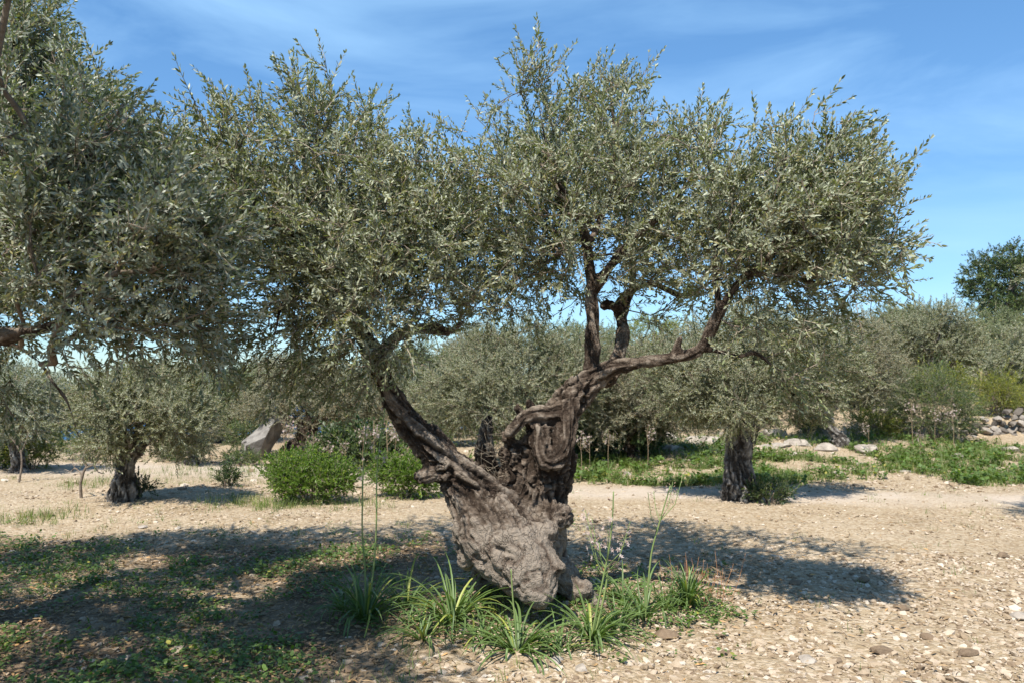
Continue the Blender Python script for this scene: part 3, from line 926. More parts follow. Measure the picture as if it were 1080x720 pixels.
pts = np.concatenate([in_blob(rng, W(a, b, d), (rx * d / F_PX, rd, ry * d / F_PX), n, .42) for a, b, d, rx, ry, rd, n in crown0])
pts += rng.normal(0, .08, pts.shape)
# the crown is open where the morning light comes down onto the burl
LIT = [W(580, 592, 5.1), W(562, 618, 5.05)]
def in_light(p, r):
    m = np.zeros(len(p), bool)
    for q in LIT:
        v = p - q
        m |= np.linalg.norm(v - np.outer(v @ SUN_TO, SUN_TO), axis=1) < r
    return m
pts = pts[~(in_light(pts, .22) & (rng.uniform(0, 1, len(pts)) < .9))]
pos, par, fix, limb, n0, tips = grow(skel0, pts, rng)
rad = radii(pos, par, fix, n0, .0024, 2.3)
limb_obj = {}
bbufs = {}
for lid, (k, chs) in enumerate(limbs0.items()):
    limb_obj[lid] = wood('limb', chs, [], 0.009, [BARK], base0, tree0, 30 + lid, 0.7, (), 0.8, None, .075, .3)
    bbufs[lid] = Buf()
branch_tubes(lambda q: bbufs[q], pos, par, rad, limb, n0)
for lid in bbufs:
    if bbufs[lid].n:
        link('branch', bbufs[lid].build('branch', [BRANCH_M], True, base0), limb_obj[lid])
P, Dd = twig_sites(pos, par, n0, tips, rng, .75, .55, W(560, 260, 5.6), .5, .35, .6, 2)
# shoots stand up in the top of the crown and hang in its skirts
low = sstep(W(560, 300, 5.5)[2], W(560, 380, 5.5)[2], P[:, 2])
Dd[:, 2] -= low * rng.uniform(.2, 1.1, len(P))
k_ = ~(in_light(P, .18) & (rng.uniform(0, 1, len(P)) < .85))
P, Dd = P[k_], Dd[k_]
cb = Buf()
scatter_sprays(cb, SPRAY_NEAR, P, Dd, rng.uniform(.65, 1.25, len(P)), rng)
link('crown', cb.build('crown', [OLIVE_NEAR, TWIG_M], False, base0), tree0)
print('main crown sprays', len(P))

# dry shoots on the stump of the hollow back
db = Buf()
rg = np.random.default_rng(5)
for _ in range(90):
    a = W(rg.uniform(505, 545), rg.uniform(440, 520), 5.72)
    q = a + np.array([rg.normal(-.02, .07), rg.normal(-.05, .05), rg.uniform(.0, .16)])
    tube(db, [a, (a + q) / 2 + rg.normal(0, .02, 3), q], [.002, .0015, .001], 3, 0)
link('dry_shoots', db.build('dry_shoots', [TWIG_M], True, base0), tree0)

# ------------------------------------------------------------------ other trees
def olive(base, label, group, trunk_rows, limb_rows, blobs, templates, leafmat, seed, barkm=BARK_GREY, per_tip=.6, side=.5, up=.45, out=.35, voxel=.02, amp=.8, scale=(.8, 1.25), cat='tree', name='olive_tree', twigm=TWIG_M, hang=None, stepb=.16, fullness=1.0):
    rng = np.random.default_rng(seed)
    base = np.asarray(base, float)
    t = empty(name, base, label, cat, group)
    wood('trunk', trunk_rows + limb_rows, [], voxel, [barkm], base, t, seed, amp)
    skel = [(r, 0) for r in limb_rows]
    pts = np.concatenate([in_blob(rng, c, r, int(n * fullness), .40) for c, r, n in blobs])
    pts += rng.normal(0, .05, pts.shape)
    pos, par, fix, limb, n0, tips = grow(skel, pts, rng, stepb)
    rad = radii(pos, par, fix, n0, .003, 2.3)
    bb = Buf()
    branch_tubes(lambda q: bb, pos, par, rad, limb, n0)
    link('branch', bb.build('branch', [BRANCH_M], True, base), t)
    cen = np.mean([c for c, r, n in blobs], 0)
    P, Dd = twig_sites(pos, par, n0, tips, rng, per_tip, side, cen, up, out)
    if hang is not None:
        low = sstep(hang[1], hang[0], P[:, 2])
        Dd[:, 2] -= low * rng.uniform(.3, 1.3, len(P))
    cb = Buf()
    scatter_sprays(cb, templates, P, Dd, rng.uniform(*scale, len(P)), rng)
    link('crown', cb.build('crown', [leafmat, twigm], False, base), t)
    return t

def B(px, py, d, rx, ry, rd, n):
    return (W(px, py, d), (rx * d / F_PX, rd, ry * d / F_PX), n)

# near olive at the left edge, its trunk beside the frame
bl = np.array([-3.75, 5.0, 0.0]); bl[2] = float(H(bl[0], bl[1]))
tl_trunk = [[(bl[0], bl[1], bl[2] - .3, .34), (bl[0] + .02, bl[1], .4, .27), (bl[0] + .08, bl[1] - .05, .95, .24), (bl[0] + .15, bl[1] - .05, 1.35, .2)]]
p1 = np.array([bl[0] + .15, bl[1] - .05, 1.35])
tl_limbs = [
    [(*p1, .16), (*W(-60, 372, 4.3), .055), (*W(0, 356, 4.0), .040), (*W(40, 348, 3.9), .035), (*W(64, 338, 3.85), .031), (*W(76, 318, 3.85), .026), (*W(96, 306, 3.85), .021), (*W(125, 296, 3.85), .014), (*W(170, 270, 3.85), .008)],
    [(*W(-40, 364, 4.2), .02), (*W(10, 364, 4.1), .016), (*W(36, 377, 4.05), .0145), (*W(56, 402, 4.0), .013), (*W(72, 426, 4.0), .011), (*W(80, 450, 4.0), .008), (*W(88, 468, 4.0), .005)],
    [(*p1, .15), (*W(-120, 240, 4.9), .1), (*W(-60, 140, 5.0), .06), (*W(-50, 90, 5.3), .02)],
    [(*p1, .12), (*W(-60, 300, 4.6), .07), (*W(20, 230, 4.4), .045), (*W(90, 170, 4.2), .03), (*W(130, 110, 4.1), .014)],
    [(*p1, .12), (*W(-200, 260, 4.0), .06), (*W(-120, 180, 3.6), .04), (-2.2, 2.7, 3.1, .02), (-1.8, 2.4, 3.5, .012)],
]
tl_blobs = [B(95, 190, 4.2, 75, 90, .6, 210), B(30, 115, 5.1, 84, 100, .6, 210), B(185, 250, 3.95, 62, 62, .45, 120), B(60, 270, 4.1, 100, 55, .5, 130), B(140, 325, 3.95, 80, 32, .4, 40), B(140, 352, 4.1, 100, 24, .45, 30), B(215, 352, 4.2, 44, 32, .35, 24), B(-60, 200, 4.6, 110, 140, .8, 200),
            B(-40, 20, 5.2, 110, 80, .6, 110), B(28, 45, 5.0, 38, 46, .3, 40), B(92, 108, 4.6, 26, 32, .25, 20), B(-10, 415, 4.7, 36, 30, .4, 16), B(-60, 330, 4.3, 80, 60, .5, 70), B(205, 318, 4.0, 38, 34, .3, 14), B(-160, 260, 3.8, 100, 120, .7, 110),
            B(-20, 240, 6.2, 130, 90, .5, 130), (np.array([-4.0, 6.2, 3.0]), (1.1, .7, .55), 300), (np.array([-5.2, 5.6, 2.9]), (.9, .8, .6), 200), (np.array([-2.95, 6.25, 3.15]), (.6, .6, .45), 120), (np.array([-4.6, 4.4, 3.3]), (.9, .8, .6), 160), (np.array([-1.75, 2.3, 3.6]), (.6, .6, .35), 90), (np.array([-2.5, 2.5, 3.2]), (.55, .6, .5), 110), (np.array([-2.3, 3.3, 3.9]), (.7, .7, .4), 110), (np.array([-3.0, 3.0, 2.4]), (.5, .5, .5), 80)]
olive(bl, 'olive with cool green foliage filling the left edge, one dark branch drooping over the track', None, tl_trunk, tl_limbs, tl_blobs, SPRAY_NEAR, OLIVE_COOL, 21, BARK, 1.3, .65, .3, .3, .012, .7, (.8, 1.3), hang=(1.5, 2.0), stepb=.11)

# mid-distance olives, each with its own trunk and crown
GRP = 'olives standing around the clearing'
def stock(px, d, hpx_top, rpx, lean=0, flare=1.35):
    """trunk rows from the ground up to pixel row hpx_top"""
    g = G(px, d); k = d / F_PX; z1 = W(px, hpx_top, d)[2]; h = z1 - g[2]
    q = lambda f, s, dx=0, dy=0: (g[0] + lean * k * f + dx * k, g[1] + dy, g[2] + h * f, rpx * k * s)
    return g, [[q(-.25, flare * 1.15), q(.03, flare), q(.3, .95, 2), q(.6, .88, -2), q(.85, .95, 1), q(1.0, .8)]]

def spread_limbs(g, top, targets, d, r0):
    rows = []
    for px, py, dd in targets:
        e = W(px, py, dd)
        m = np.asarray(top) * .5 + e * .5 + np.array([0, 0, -.06 * np.linalg.norm(e - top)])
        rows.append([(*top, r0), (*(np.asarray(top) * .75 + m * .25), r0 * .75), (*m, r0 * .5), (*e, r0 * .22)])
    return rows

# left middle olive
g, tr = stock(134, 10.7, 466, 12.5, 4)
top = W(142, 474, 10.7)
tr.append([(*G(128, 10.65)[:2], -.1, .12), (*W(130, 500, 10.6), .11), (*W(136, 478, 10.65), .11)])
lm = spread_limbs(g, top, [(112, 430, 10.5), (150, 415, 10.7), (185, 435, 10.5), (160, 440, 11.2), (128, 440, 10.2)], 10.7, .11)
olive(g, 'small rounded olive with a pale split trunk beside the sunny track at left', GRP, tr, lm,
      [B(150, 432, 10.7, 62, 36, .8, 200), B(112, 425, 10.6, 34, 32, .6, 80), B(192, 440, 10.5, 34, 32, .6, 80), B(150, 405, 10.8, 50, 22, .6, 80), B(112, 468, 10.3, 24, 16, .4, 30), B(182, 468, 10.6, 24, 18, .4, 24)],
      SPRAY_MID, OLIVE_FAR, 33, BARK_GREY, 1.8, .5, .35, .3, .016, .8, fullness=1.7)

# right middle olive
g, tr = stock(776, 10.8, 452, 16, 5, 1.25)
k = 10.8 / F_PX
tr.append([(*G(764, 10.75)[:2], -.15, .10), (*W(769, 505, 10.7), .10), (*W(771, 478, 10.7), .11), (*W(768, 455, 10.7), .09)])
tr.append([(*G(797, 10.8)[:2], -.15, .10), (*W(792, 512, 10.75), .09), (*W(786, 488, 10.75), .10), (*W(792, 466, 10.75), .10), (*W(797, 452, 10.75), .07)])
top = W(780, 456, 10.8)
lm = spread_limbs(g, top, [(735, 400, 10.6), (765, 370, 10.8), (815, 375, 10.6), (845, 410, 10.8), (790, 400, 11.5), (780, 420, 10.0)], 10.8, .10)
olive(g, 'olive with a thick fissured grey trunk and low crown beside the pale track', GRP, tr, lm,
      [B(780, 395, 10.8, 80, 48, .9, 240), B(730, 405, 10.6, 42, 36, .6, 90), B(835, 392, 10.7, 46, 44, .7, 110), B(785, 350, 10.8, 62, 26, .7, 90), B(782, 432, 10.3, 40, 22, .5, 60), B(850, 425, 10.8, 34, 26, .5, 40), B(735, 432, 10.7, 30, 18, .5, 30), B(878, 388, 11.0, 34, 36, .6, 80), B(700, 385, 10.9, 24, 28, .4, 40)],
      SPRAY_MID, OLIVE_FAR, 34, BARK_GREY, 1.9, .5, .3, .3, .013, 1.0, fullness=1.7)

# olive directly behind the old one
g, tr = stock(548, 14.5, 455, 13, 0)
top = W(548, 458, 14.5)
lm = spread_limbs(g, top, [(500, 410, 14.3), (560, 380, 14.5), (620, 400, 14.6), (590, 420, 15.2), (520, 430, 13.8)], 14.5, .12)
olive(g, 'pale grey-green olive directly behind the split of the old trunk', GRP, tr, lm,
      [B(545, 405, 14.5, 92, 46, 1.2, 330), B(480, 415, 14.3, 46, 40, .9, 120), B(612, 392, 14.6, 56, 44, 1.0, 150), B(550, 362, 14.6, 64, 24, .9, 110), B(540, 446, 14.0, 70, 20, .8, 90)],
      SPRAY_MID, OLIVE_FAR, 35, BARK, 2.2, .5, .35, .3, .02, .8, (.9, 1.35), fullness=1.7)

g, tr = stock(668, 15.0, 462, 9, -6)
top = W(662, 464, 15.0)
lm = spread_limbs(g, top, [(630, 420, 15), (670, 390, 15), (715, 410, 15), (680, 430, 14.5)], 15.0, .09)
olive(g, 'olive with low skirts over a dark thicket, right of the old trunk', GRP, tr, lm,
      [B(672, 415, 15, 64, 44, 1.1, 230), B(640, 435, 14.8, 40, 26, .7, 80), B(712, 425, 15, 42, 36, .8, 100), B(690, 380, 15.2, 50, 22, .8, 80)],
      SPRAY_MID, OLIVE_DRY, 36, BARK, 2.2, .5, .2, .3, .02, .8, (.9, 1.4), fullness=1.7)

g, tr = stock(318, 17.5, 448, 12, 8)
top = W(326, 450, 17.5)
tr.append([(*G(338, 17.4)[:2], float(g[2]) - .1, .14), (*W(332, 470, 17.4), .13), (*W(328, 452, 17.4), .13)])
lm = spread_limbs(g, top, [(280, 425, 17.5), (320, 400, 17.5), (370, 420, 17.5), (340, 430, 16.8)], 17.5, .13)
olive(g, 'twiggy grey-brown olive with a red-brown trunk just right of the grey boulder', GRP, tr, lm,
      [B(330, 425, 17.5, 66, 30, 1.2, 210), B(280, 425, 17.4, 34, 26, .8, 70), B(385, 420, 17.5, 40, 32, .8, 90), B(330, 395, 17.6, 60, 20, 1.0, 80)],
      SPRAY_MID, OLIVE_DRY, 37, BARK, 1.9, .5, .2, .3, .025, .8, (.9, 1.5), fullness=1.7)

g, tr = stock(888, 16.6, 436, 8, -20)
top = W(868, 438, 16.6)
lm = spread_limbs(g, top, [(835, 410, 17), (870, 370, 17), (915, 400, 17), (890, 420, 16.2)], 17.0, .10)
olive(g, 'olive on a thin leaning trunk between the bank rocks at right', GRP, tr, lm,
      [B(872, 378, 17, 60, 40, 1.2, 250), B(912, 395, 16.8, 40, 36, .9, 110), B(835, 400, 17, 36, 28, .8, 70), B(895, 350, 17.2, 40, 22, .8, 60)],
      SPRAY_MID, OLIVE_DRY, 38, BARK_GREY, 2.2, .5, .2, .3, .02, .7, (.9, 1.5), fullness=1.7)

FARG = 'olives behind the clearing'
def far_olive(px, d, py, rx, ry, label, seed, leafm=OLIVE_FAR, templ=SPRAY_FAR, n=560, name='olive_tree', group=FARG, tpx=8, hang=None, cat='tree', per=2.0, lean=0, up=.35):
    top_py = py + ry * .55
    g, tr = stock(px, d, top_py, tpx, lean)
    top = W(px + lean, top_py + 2, d)
    lm = spread_limbs(g, top, [(px - rx * .5, py, d), (px, py - ry * .4, d + .3), (px + rx * .5, py, d), (px + rx * .1, py, d - rx * .5 * d / F_PX)], d, tpx * d / F_PX * .7)
    k = d / F_PX
    rr = np.random.default_rng(seed + 900)
    bl = [B(px, py, d, rx * .8, ry * .8, rx * .8 * k, int(n * .5))]
    for a in range(6):
        th = a * 1.05 + rr.uniform(-.3, .3)
        bl.append(B(px + rx * .55 * math.cos(th), py + ry * .5 * math.sin(th), d + rr.uniform(-.4, .4) * rx * k, rx * rr.uniform(.3, .5), ry * rr.uniform(.3, .5), rx * .4 * k, int(n * .09)))
    return olive(g, label, group, tr, lm, bl, templ, leafm, seed, BARK_GREY, per, .5, up, .3, max(.02, d * .0014), .8, (.85, 1.4), cat, name, hang=hang, stepb=.25)

far_olive(985, 24, 352, 60, 36, 'olive with a dark bare fork above the stone wall at right', 51, tpx=9)
far_olive(1082, 20.5, 395, 58, 58, 'dense olive half cut by the right edge, in front of the tall dark tree', 52, OLIVE_FAR)
far_olive(925, 21, 395, 34, 62, 'slim upright olive left of the feathery green shrub', 53, OLIVE_DRY, n=420)
far_olive(1066, 31, 300, 58, 50, 'tall dark green broad-leaved tree rising above the olives at the right edge', 54, DARK_LEAF, SPRAY_BROAD, 560, 'carob_tree', None, 9)
far_olive(22, 14.0, 430, 56, 44, 'shaded olive at the left edge, over the yellow-green shrub', 55, OLIVE_COOL, SPRAY_MID, 330)
far_olive(240, 21, 425, 56, 36, 'olive in front of the sea gap, left of the grey boulder', 56, OLIVE_GREEN)
far_olive(205, 15.5, 452, 34, 26, 'low twiggy olive right of the small rounded olive at left', 57, OLIVE_DRY, SPRAY_MID, 150, tpx=5)
far_olive(425, 22, 405, 60, 46, 'olive showing left of the slanting old limb, behind the asphodels', 58, OLIVE_GREEN)
far_olive(735, 25, 385, 60, 46, 'olive rising behind the pale rock slabs', 59, OLIVE_DRY)
far_olive(300, 27, 402, 60, 34, 'distant olive above the grey boulder', 60, OLIVE_DRY)
far_olive(840, 27, 365, 60, 40, 'olive behind the leaning thin trunk, its top against the sky', 61)
far_olive(620, 26, 375, 70, 38, 'distant olive seen through the fork of the old tree', 62, OLIVE_GREEN, n=600)
far_olive(690, 32, 352, 42, 24, 'yellow-green tree top far behind the right branch', 63, YELLOW_LEAF, SPRAY_FAR, 160, 'leafy_tree', None, 6)
far_olive(60, 24, 430, 44, 34, 'distant olive in the gap left of the small rounded olive', 64, OLIVE_FAR)
far_olive(955, 30, 350, 45, 34, 'distant olive left of the dark bare fork', 65, OLIVE_GREEN)
far_olive(500, 27, 378, 55, 34, 'distant olive behind the pale grey-green one in the centre', 66, OLIVE_DRY)
far_olive(1182, 8.3, 285, 92, 70, 'olive just beyond the right edge casting a shadow on the gravel', 67, OLIVE_FAR, SPRAY_MID, 420, tpx=20)

far_olive(522, 23, 420, 44, 36, 'olive closing the gap behind the hollow stub of the old trunk', 178, OLIVE_FAR)
far_olive(1056, 27, 362, 44, 40, 'olive in front of the tall dark tree, its crown just under it', 179, OLIVE_GREEN)
far_olive(172, 25, 410, 60, 36, 'distant olive showing through the small rounded olive', 68, OLIVE_DRY)
far_olive(120, 31, 428, 46, 26, 'farthest olive against the sea at left', 69, OLIVE_GREEN)
far_olive(370, 20, 425, 56, 40, 'olive between the red-brown trunk and the asphodels', 70)
far_olive(780, 21, 405, 56, 46, 'olive behind the fissured grey trunk', 171, OLIVE_GREEN)
far_olive(1000, 29, 375, 56, 40, 'olive above the feathery shrub, behind the dark fork', 172, OLIVE_DRY)
far_olive(470, 19.5, 425, 50, 40, 'olive filling the gap above the slanting old limb', 173, OLIVE_DRY)
far_olive(590, 19, 430, 50, 36, 'olive behind the folds of the old trunk', 174, OLIVE_GREEN)
far_olive(-30, 19, 410, 60, 56, 'olive behind the shaded one at the left edge', 175, OLIVE_DRY)
far_olive(880, 22, 400, 50, 50, 'olive above the yellow-green bush at right', 176, OLIVE_GREEN)

# ------------------------------------------------------------------ bushes
def bush(px, d, rx, h_px, label, seed, leafm, templ=SPRAY_BUSH, n=420, name='bush', group=None, per=1.2, stems=7, up=.6, ry_m=None, cat='bush'):
    rng = np.random.default_rng(seed)
    g = G(px, d); k = d / F_PX
    t = empty(name, g, label, cat, group)
    h, rw = h_px * k, rx * k
    rdp = ry_m if ry_m else rw * .8
    skel = []
    for i in range(stems):
        a = 2 * math.pi * i / stems + rng.uniform(-.3, .3)
        e = g + np.array([math.cos(a) * rw * .45, math.sin(a) * rdp * .45, h * rng.uniform(.4, .6)])
        skel.append(([(*(g + np.array([math.cos(a) * .04, math.sin(a) * .04, -.05])), .012), (*(g * .5 + e * .5), .009), (*e, .005)], 0))
    lobes = [(g + np.array([0, 0, h * .5]), (rw * .85, rdp * .85, h * .48), n // 2)]
    for i in range(7):
        a = rng.uniform(0, 6.28)
        lobes.append((g + np.array([math.cos(a) * rw * .6, math.sin(a) * rdp * .6, h * rng.uniform(.3, .72)]), (rw * .4, rdp * .4, h * .3), n // 14))
    pts = np.concatenate([in_blob(rng, c, r, m, .3) for c, r, m in lobes])
    pts = pts[pts[:, 2] > g[2] + .02]
    pos, par, fix, limb, n0, tips = grow(skel, pts, rng, .12)
    rad = radii(pos, par, fix, n0, .002, 2.3)
    bb = Buf()
    for rows, _ in skel:
        D = catmull(rows, 6)
        tube(bb, D[:, :3], D[:, 3], 5, 0)
    branch_tubes(lambda q: bb, pos, par, rad, limb, n0)
    link('stem', bb.build('stem', [BRANCH_M], True, g), t)
    P, Dd = twig_sites(pos, par, n0, tips, rng, per, .5, g + np.array([0, 0, h * .3]), up, .5, .75)
    cb = Buf()
    scatter_sprays(cb, templ, P, Dd, rng.uniform(.6, 1.15, len(P)) + .5 * (rng.uniform(0, 1, len(P)) > .93), rng)
    link('foliage', cb.build('foliage', [leafm, TWIG_M], False, g), t)
    return t

bush(328, 10.9, 54, 52, 'broad bright green bush on the gravel, left of the slanting trunk', 71, BRIGHT_LEAF, n=620)
bush(428, 11.3, 40, 46, 'bright green bush half hidden by the slanting trunk', 72, BRIGHT_LEAF, n=420)
bush(484, 11.8, 26, 36, 'narrow bright green bush between the two legs of the old trunk', 73, BRIGHT_LEAF, n=220)
bush(375, 15.0, 50, 40, 'dark green bush behind the bright green ones', 74, DARK_LEAF, SPRAY_BROAD, 260)
bush(645, 15.6, 60, 34, 'dark thicket under the olive skirts right of the old trunk', 75, DARK_LEAF, SPRAY_BROAD, 260)
bush(242, 12.4, 12, 18, 'small dark shrub alone on the shaded track', 76, DARK_LEAF, n=110)
bush(38, 14.6, 32, 36, 'yellow-green shrub by the track at the left edge', 77, YELLOW_LEAF, SPRAY_MID, 200)
bush(810, 10.6, 22, 18, 'dark green tuft crouching at the foot of the fissured trunk', 78, DARK_LEAF, n=170)
bush(918, 18.2, 30, 28, 'yellow-green bush right of the leaning thin trunk', 79, YELLOW_LEAF, SPRAY_MID, 200)
bush(852, 18.4, 24, 20, 'low green bush left of the leaning thin trunk', 80, MID_LEAF, SPRAY_MID, 180)
bush(985, 17.7, 46, 78, 'feathery green shrub spilling over the stone wall', 81, MID_LEAF, SPRAY_FEATHER, 640, up=.3)
bush(1052, 19.4, 30, 46, 'bright yellow-green shrub at the wall by the right edge', 82, YELLOW_LEAF, SPRAY_FEATHER, 240)
bush(200, 16.2, 34, 18, 'low green shrub on the verge left of the grey boulder', 83, MID_LEAF, SPRAY_MID, 140)
bush(148, 10.9, 16, 18, 'dark weedy shrub at the foot of the small rounded olive', 84, DARK_LEAF, n=110)
bush(995, 22.5, 30, 42, 'yellow flowering shrub under the dark bare fork', 85, YELLOW_LEAF, SPRAY_FAR, 130)
bush(-8, 14.8, 40, 34, 'dark green shrub cut by the left edge behind the track', 86, DARK_LEAF, SPRAY_BROAD, 160)
bush(100, 16.5, 40, 32, 'dull green shrub behind the drooping branch tip', 87, MID_LEAF, SPRAY_MID, 180)
bush(438, 16.5, 44, 34, 'olive-green shrub behind the flowering asphodels', 88, MID_LEAF, SPRAY_MID, 200)
bush(560, 16.8, 70, 40, 'dark shrub behind the folds of the old trunk', 89, DARK_LEAF, SPRAY_BROAD, 220)
bush(725, 19.5, 44, 34, 'dull shrub above the pale rock slabs', 90, OLIVE_DRY, SPRAY_MID, 180)
bush(264, 18.6, 30, 36, 'dull green shrub behind the grey boulder', 192, MID_LEAF, SPRAY_MID, 220)
bush(258, 15.6, 22, 14, 'low green herbs at the left foot of the grey boulder', 191, MID_LEAF, n=110)
bush(318, 14.6, 24, 16, 'yellowish herb clump right of the grey boulder', 92, YELLOW_LEAF, n=90)

# ------------------------------------------------------------------ rocks
def rock_mesh(seed, sub=3, flat=.7, rough=.35):
    rng = np.random.default_rng(seed)
    V, Fc = {1: ICO1, 2: ICO2, 3: ICO3}[sub]
    V = V.copy()
    for _ in range(13):                                 # cleave planes off the ball
        n = unit(rng.normal(size=3)); h = rng.uniform(.38, .8)
        dd = V @ n - h
        V -= np.outer(np.clip(dd, 0, 9) * .97, n)
    V *= (1 + rough * (fbm(V * 1.7 + seed, 3, seed) - .5) + (.16 if sub > 1 else .0) * (fbm(V * 5 + seed, 3, seed + 1) - .5))[:, None]
    V /= np.abs(V).max()
    V *= np.array([1, rng.uniform(.65, .95), flat])
    return V, Fc

def rock(px, d, w_px, label, seed, flat=.6, group=None, sink=.25, matl=ROCK_M, h_px=None, sub=3):
    V, Fc = rock_mesh(seed, sub, flat)
    g = G(px, d); s_ = w_px / 2 * d / F_PX
    V = V * s_
    if h_px:
        V[:, 2] *= (h_px * d / F_PX) / (V[:, 2].max() - V[:, 2].min()) * 1.3
    th = np.random.default_rng(seed + 5).uniform(-.5, .5)
    c, s2 = math.cos(th), math.sin(th)
    V = V @ np.array([[c, -s2, 0], [s2, c, 0], [0, 0, 1]]).T
    V[:, 2] -= V[:, 2].min() + sink * (V[:, 2].max() - V[:, 2].min())
    me = mesh_np('rock', V, [(Fc, 0)], [matl], False)
    o = link('rock', me, None, g)
    return tag(o, label, 'rock', group)

bo = rock(280, 17.0, 66, 'big grey wedge-shaped boulder beside the red-brown trunk', 104, .8, None, .15, GREY_ROCK, h_px=44)
nv = len(bo.data.vertices)
bv = np.zeros(nv * 3); bo.data.vertices.foreach_get('co', bv); bv = bv.reshape(-1, 3)
fx = (bv[:, 0] - bv[:, 0].min()) / (bv[:, 0].max() - bv[:, 0].min())
bv[:, 2] *= .30 + .75 * fx                               # the slab dips to the left
lay = np.abs(((bv[:, 2] * 3.2 + bv[:, 0] * .9) % 1.0) - .5)
bv[:, :2] *= (1 - .07 * (lay > .34))[:, None]            # ledges along the bedding
bo.data.vertices.foreach_set('co', bv.astype(np.float32).ravel()); bo.data.update()
rock(252, 16.4, 26, 'low pale stone at the left foot of the grey boulder', 102, .45)
RG = 'pale rocks on the bank'
for i, (px, d, w, fl, lab) in enumerate([
        (742, 17.0, 60, .28, 'long pale slab on the bank, left of the fissured trunk'),
        (706, 15.8, 40, .3, 'flat pale rock below the long slab'),
        (672, 15.2, 30, .35, 'cream rock on the bank in front of the dark thicket'),
        (690, 20.0, 46, .7, 'upright grey rock above the bank behind the thicket'),
        (722, 14.6, 22, .4, 'small cream rock in the grass under the long slab'),
        (640, 14.8, 20, .4, 'small pale rock at the grass edge near the old trunk'),
        (820, 16.4, 44, .35, 'pale low rock right of the fissured trunk'),
        (842, 16.6, 36, .5, 'bright rounded rock next to the low bush'),
        (866, 16.2, 40, .42, 'grey flat-topped rock left of the leaning trunk'),
        (812, 17.8, 44, .5, 'pale rock behind the fissured trunk'),
        (912, 16.0, 40, .5, 'brownish rock right of the leaning trunk'),
        (880, 13.4, 26, .3, 'flat stone in the grass by the track'),
        (938, 15.4, 26, .35, 'half-buried stone in the bank grass'),
        (862, 19.0, 60, .6, 'broken pale outcrop behind the low green bush'),
        (930, 19.2, 40, .6, 'pale outcrop at the left end of the stone wall'),
        (660, 13.4, 18, .4, 'small stone on the bank edge, nearest the track behind the old trunk'),
        (760, 15.6, 34, .4, 'rough buff rock touching the left side of the fissured trunk'),
        (832, 15.2, 24, .4, 'buff stone below the bright rounded rock'),
        (905, 14.6, 22, .4, 'pale stone low on the bank below the brownish rock'),
        (955, 13.6, 30, .3, 'flat buff slab in the bank grass nearest the track'),
        (1010, 15.0, 30, .4, 'grey-buff rock in the bank grass below the wall'),
        (1062, 16.6, 34, .5, 'rock fallen from the wall at the right edge'),
        (700, 17.6, 54, .35, 'broad pale ledge joined to the long slab'),
        (780, 18.6, 60, .4, 'long broken ledge behind the fissured trunk'),
        (655, 17.2, 44, .4, 'pale ledge at the right end of the dark thicket')]):
    rock(px, d, w * .9, lab, 110 + i, fl, RG, .45)

# scattered stones one can tell apart on the clearing
SG = 'loose stones lying on the clearing'
stones = [(156, 8.75, 12, 'pinkish stone alone on the sunny strip at left'), (86, 8.0, 12, 'grey stone at the edge of the left shade'), (700, 5.05, 30, 'reddish flat stone in front of the green tuft'),
          (586, 4.55, 20, 'grey stone just below the front rosette'), (660, 4.95, 14, 'pale stone between the two right rosettes'), (924, 4.75, 30, 'pale blocky stone on the bright gravel at the bottom'),
          (1068, 5.4, 26, 'pale stone near the right edge'), (945, 5.6, 22, 'buff stone at the tip of the right shade'), (836, 6.3, 16, 'grey stone inside the right shade'),
          (610, 4.45, 24, 'cream stone at the bottom edge under the rosette'), (905, 6.4, 18, 'grey stone at the far rim of the right shade'), (1050, 7.3, 20, 'low pale stone on the bare patch at right'),
          (845, 4.6, 24, 'flat cream stone below the right shade'), (760, 4.7, 18, 'white stone on the gravel under the green tuft'), (372, 4.45, 20, 'dark stone in the shade left of the rosettes'),
          (405, 4.85, 12, 'pale stone at the foot of the left rosette'), (1010, 4.7, 26, 'angular buff stone on the gravel at lower right'), (970, 5.0, 16, 'small white stone right of the shade tip'),
          (300, 4.6, 14, 'brown stone among the shaded weeds'), (55, 9.6, 18, 'low stone by the grass at the left edge')]
for i, (px, d, w, lab) in enumerate(stones):
    rock(px, d, w, lab, 200 + i, .5, SG, .28, GRAVEL_M if i % 3 else ROCK_M, sub=2)

# dry stone wall on the right
wb = Buf()
rg = np.random.default_rng(61)
tmpl = [rock_mesh(300 + i, 2, .75) for i in range(8)]
for layer in range(5):
    x = 8.2
    while x < 15:
        w = rg.uniform(.16, .38); h = rg.uniform(.13, .2)
        g_ = float(H(min(x, 7.4), 17.9))
        V, Fc = tmpl[rg.integers(0, 8)]
        top_cut = layer == 4 and rg.random() < .45
        if not top_cut:
            zz = 0.02 + layer * .135 + rg.uniform(-.02, .02)
            M = frames(np.array([[rg.normal(0, .12), rg.normal(0, .12), 1]]), None, np.array([rg.uniform(-.3, .3)])) * np.array([w * .62, .17, h * .72])[None, None, :]
            wb.inst(V, [(Fc, 0)], M, np.array([[x + w / 2, 18.35 + rg.uniform(-.04, .04) - layer * -.02, H(np.array([x]), np.array([18.0]))[0] + zz]]), np.array([rg.random()]))
        x += w * .92
wall_o = link('dry_stone_wall', wb.build('dry_stone_wall', [WALL_M], False, (8.2, 18.3, 0)), None, (8.2, 18.3, 0))
tag(wall_o, 'low dry stone wall of rough pale stones running to the right edge', 'wall')

# ------------------------------------------------------------------ gravel, grass, weeds, litter: uncountable cover
def wedge(rng, n, y0, y1, left=-.74, right=.74, power=1.0):
    y = y0 + (y1 - y0) * rng.uniform(0, 1, n) ** power
    return y * rng.uniform(left, right, n), y

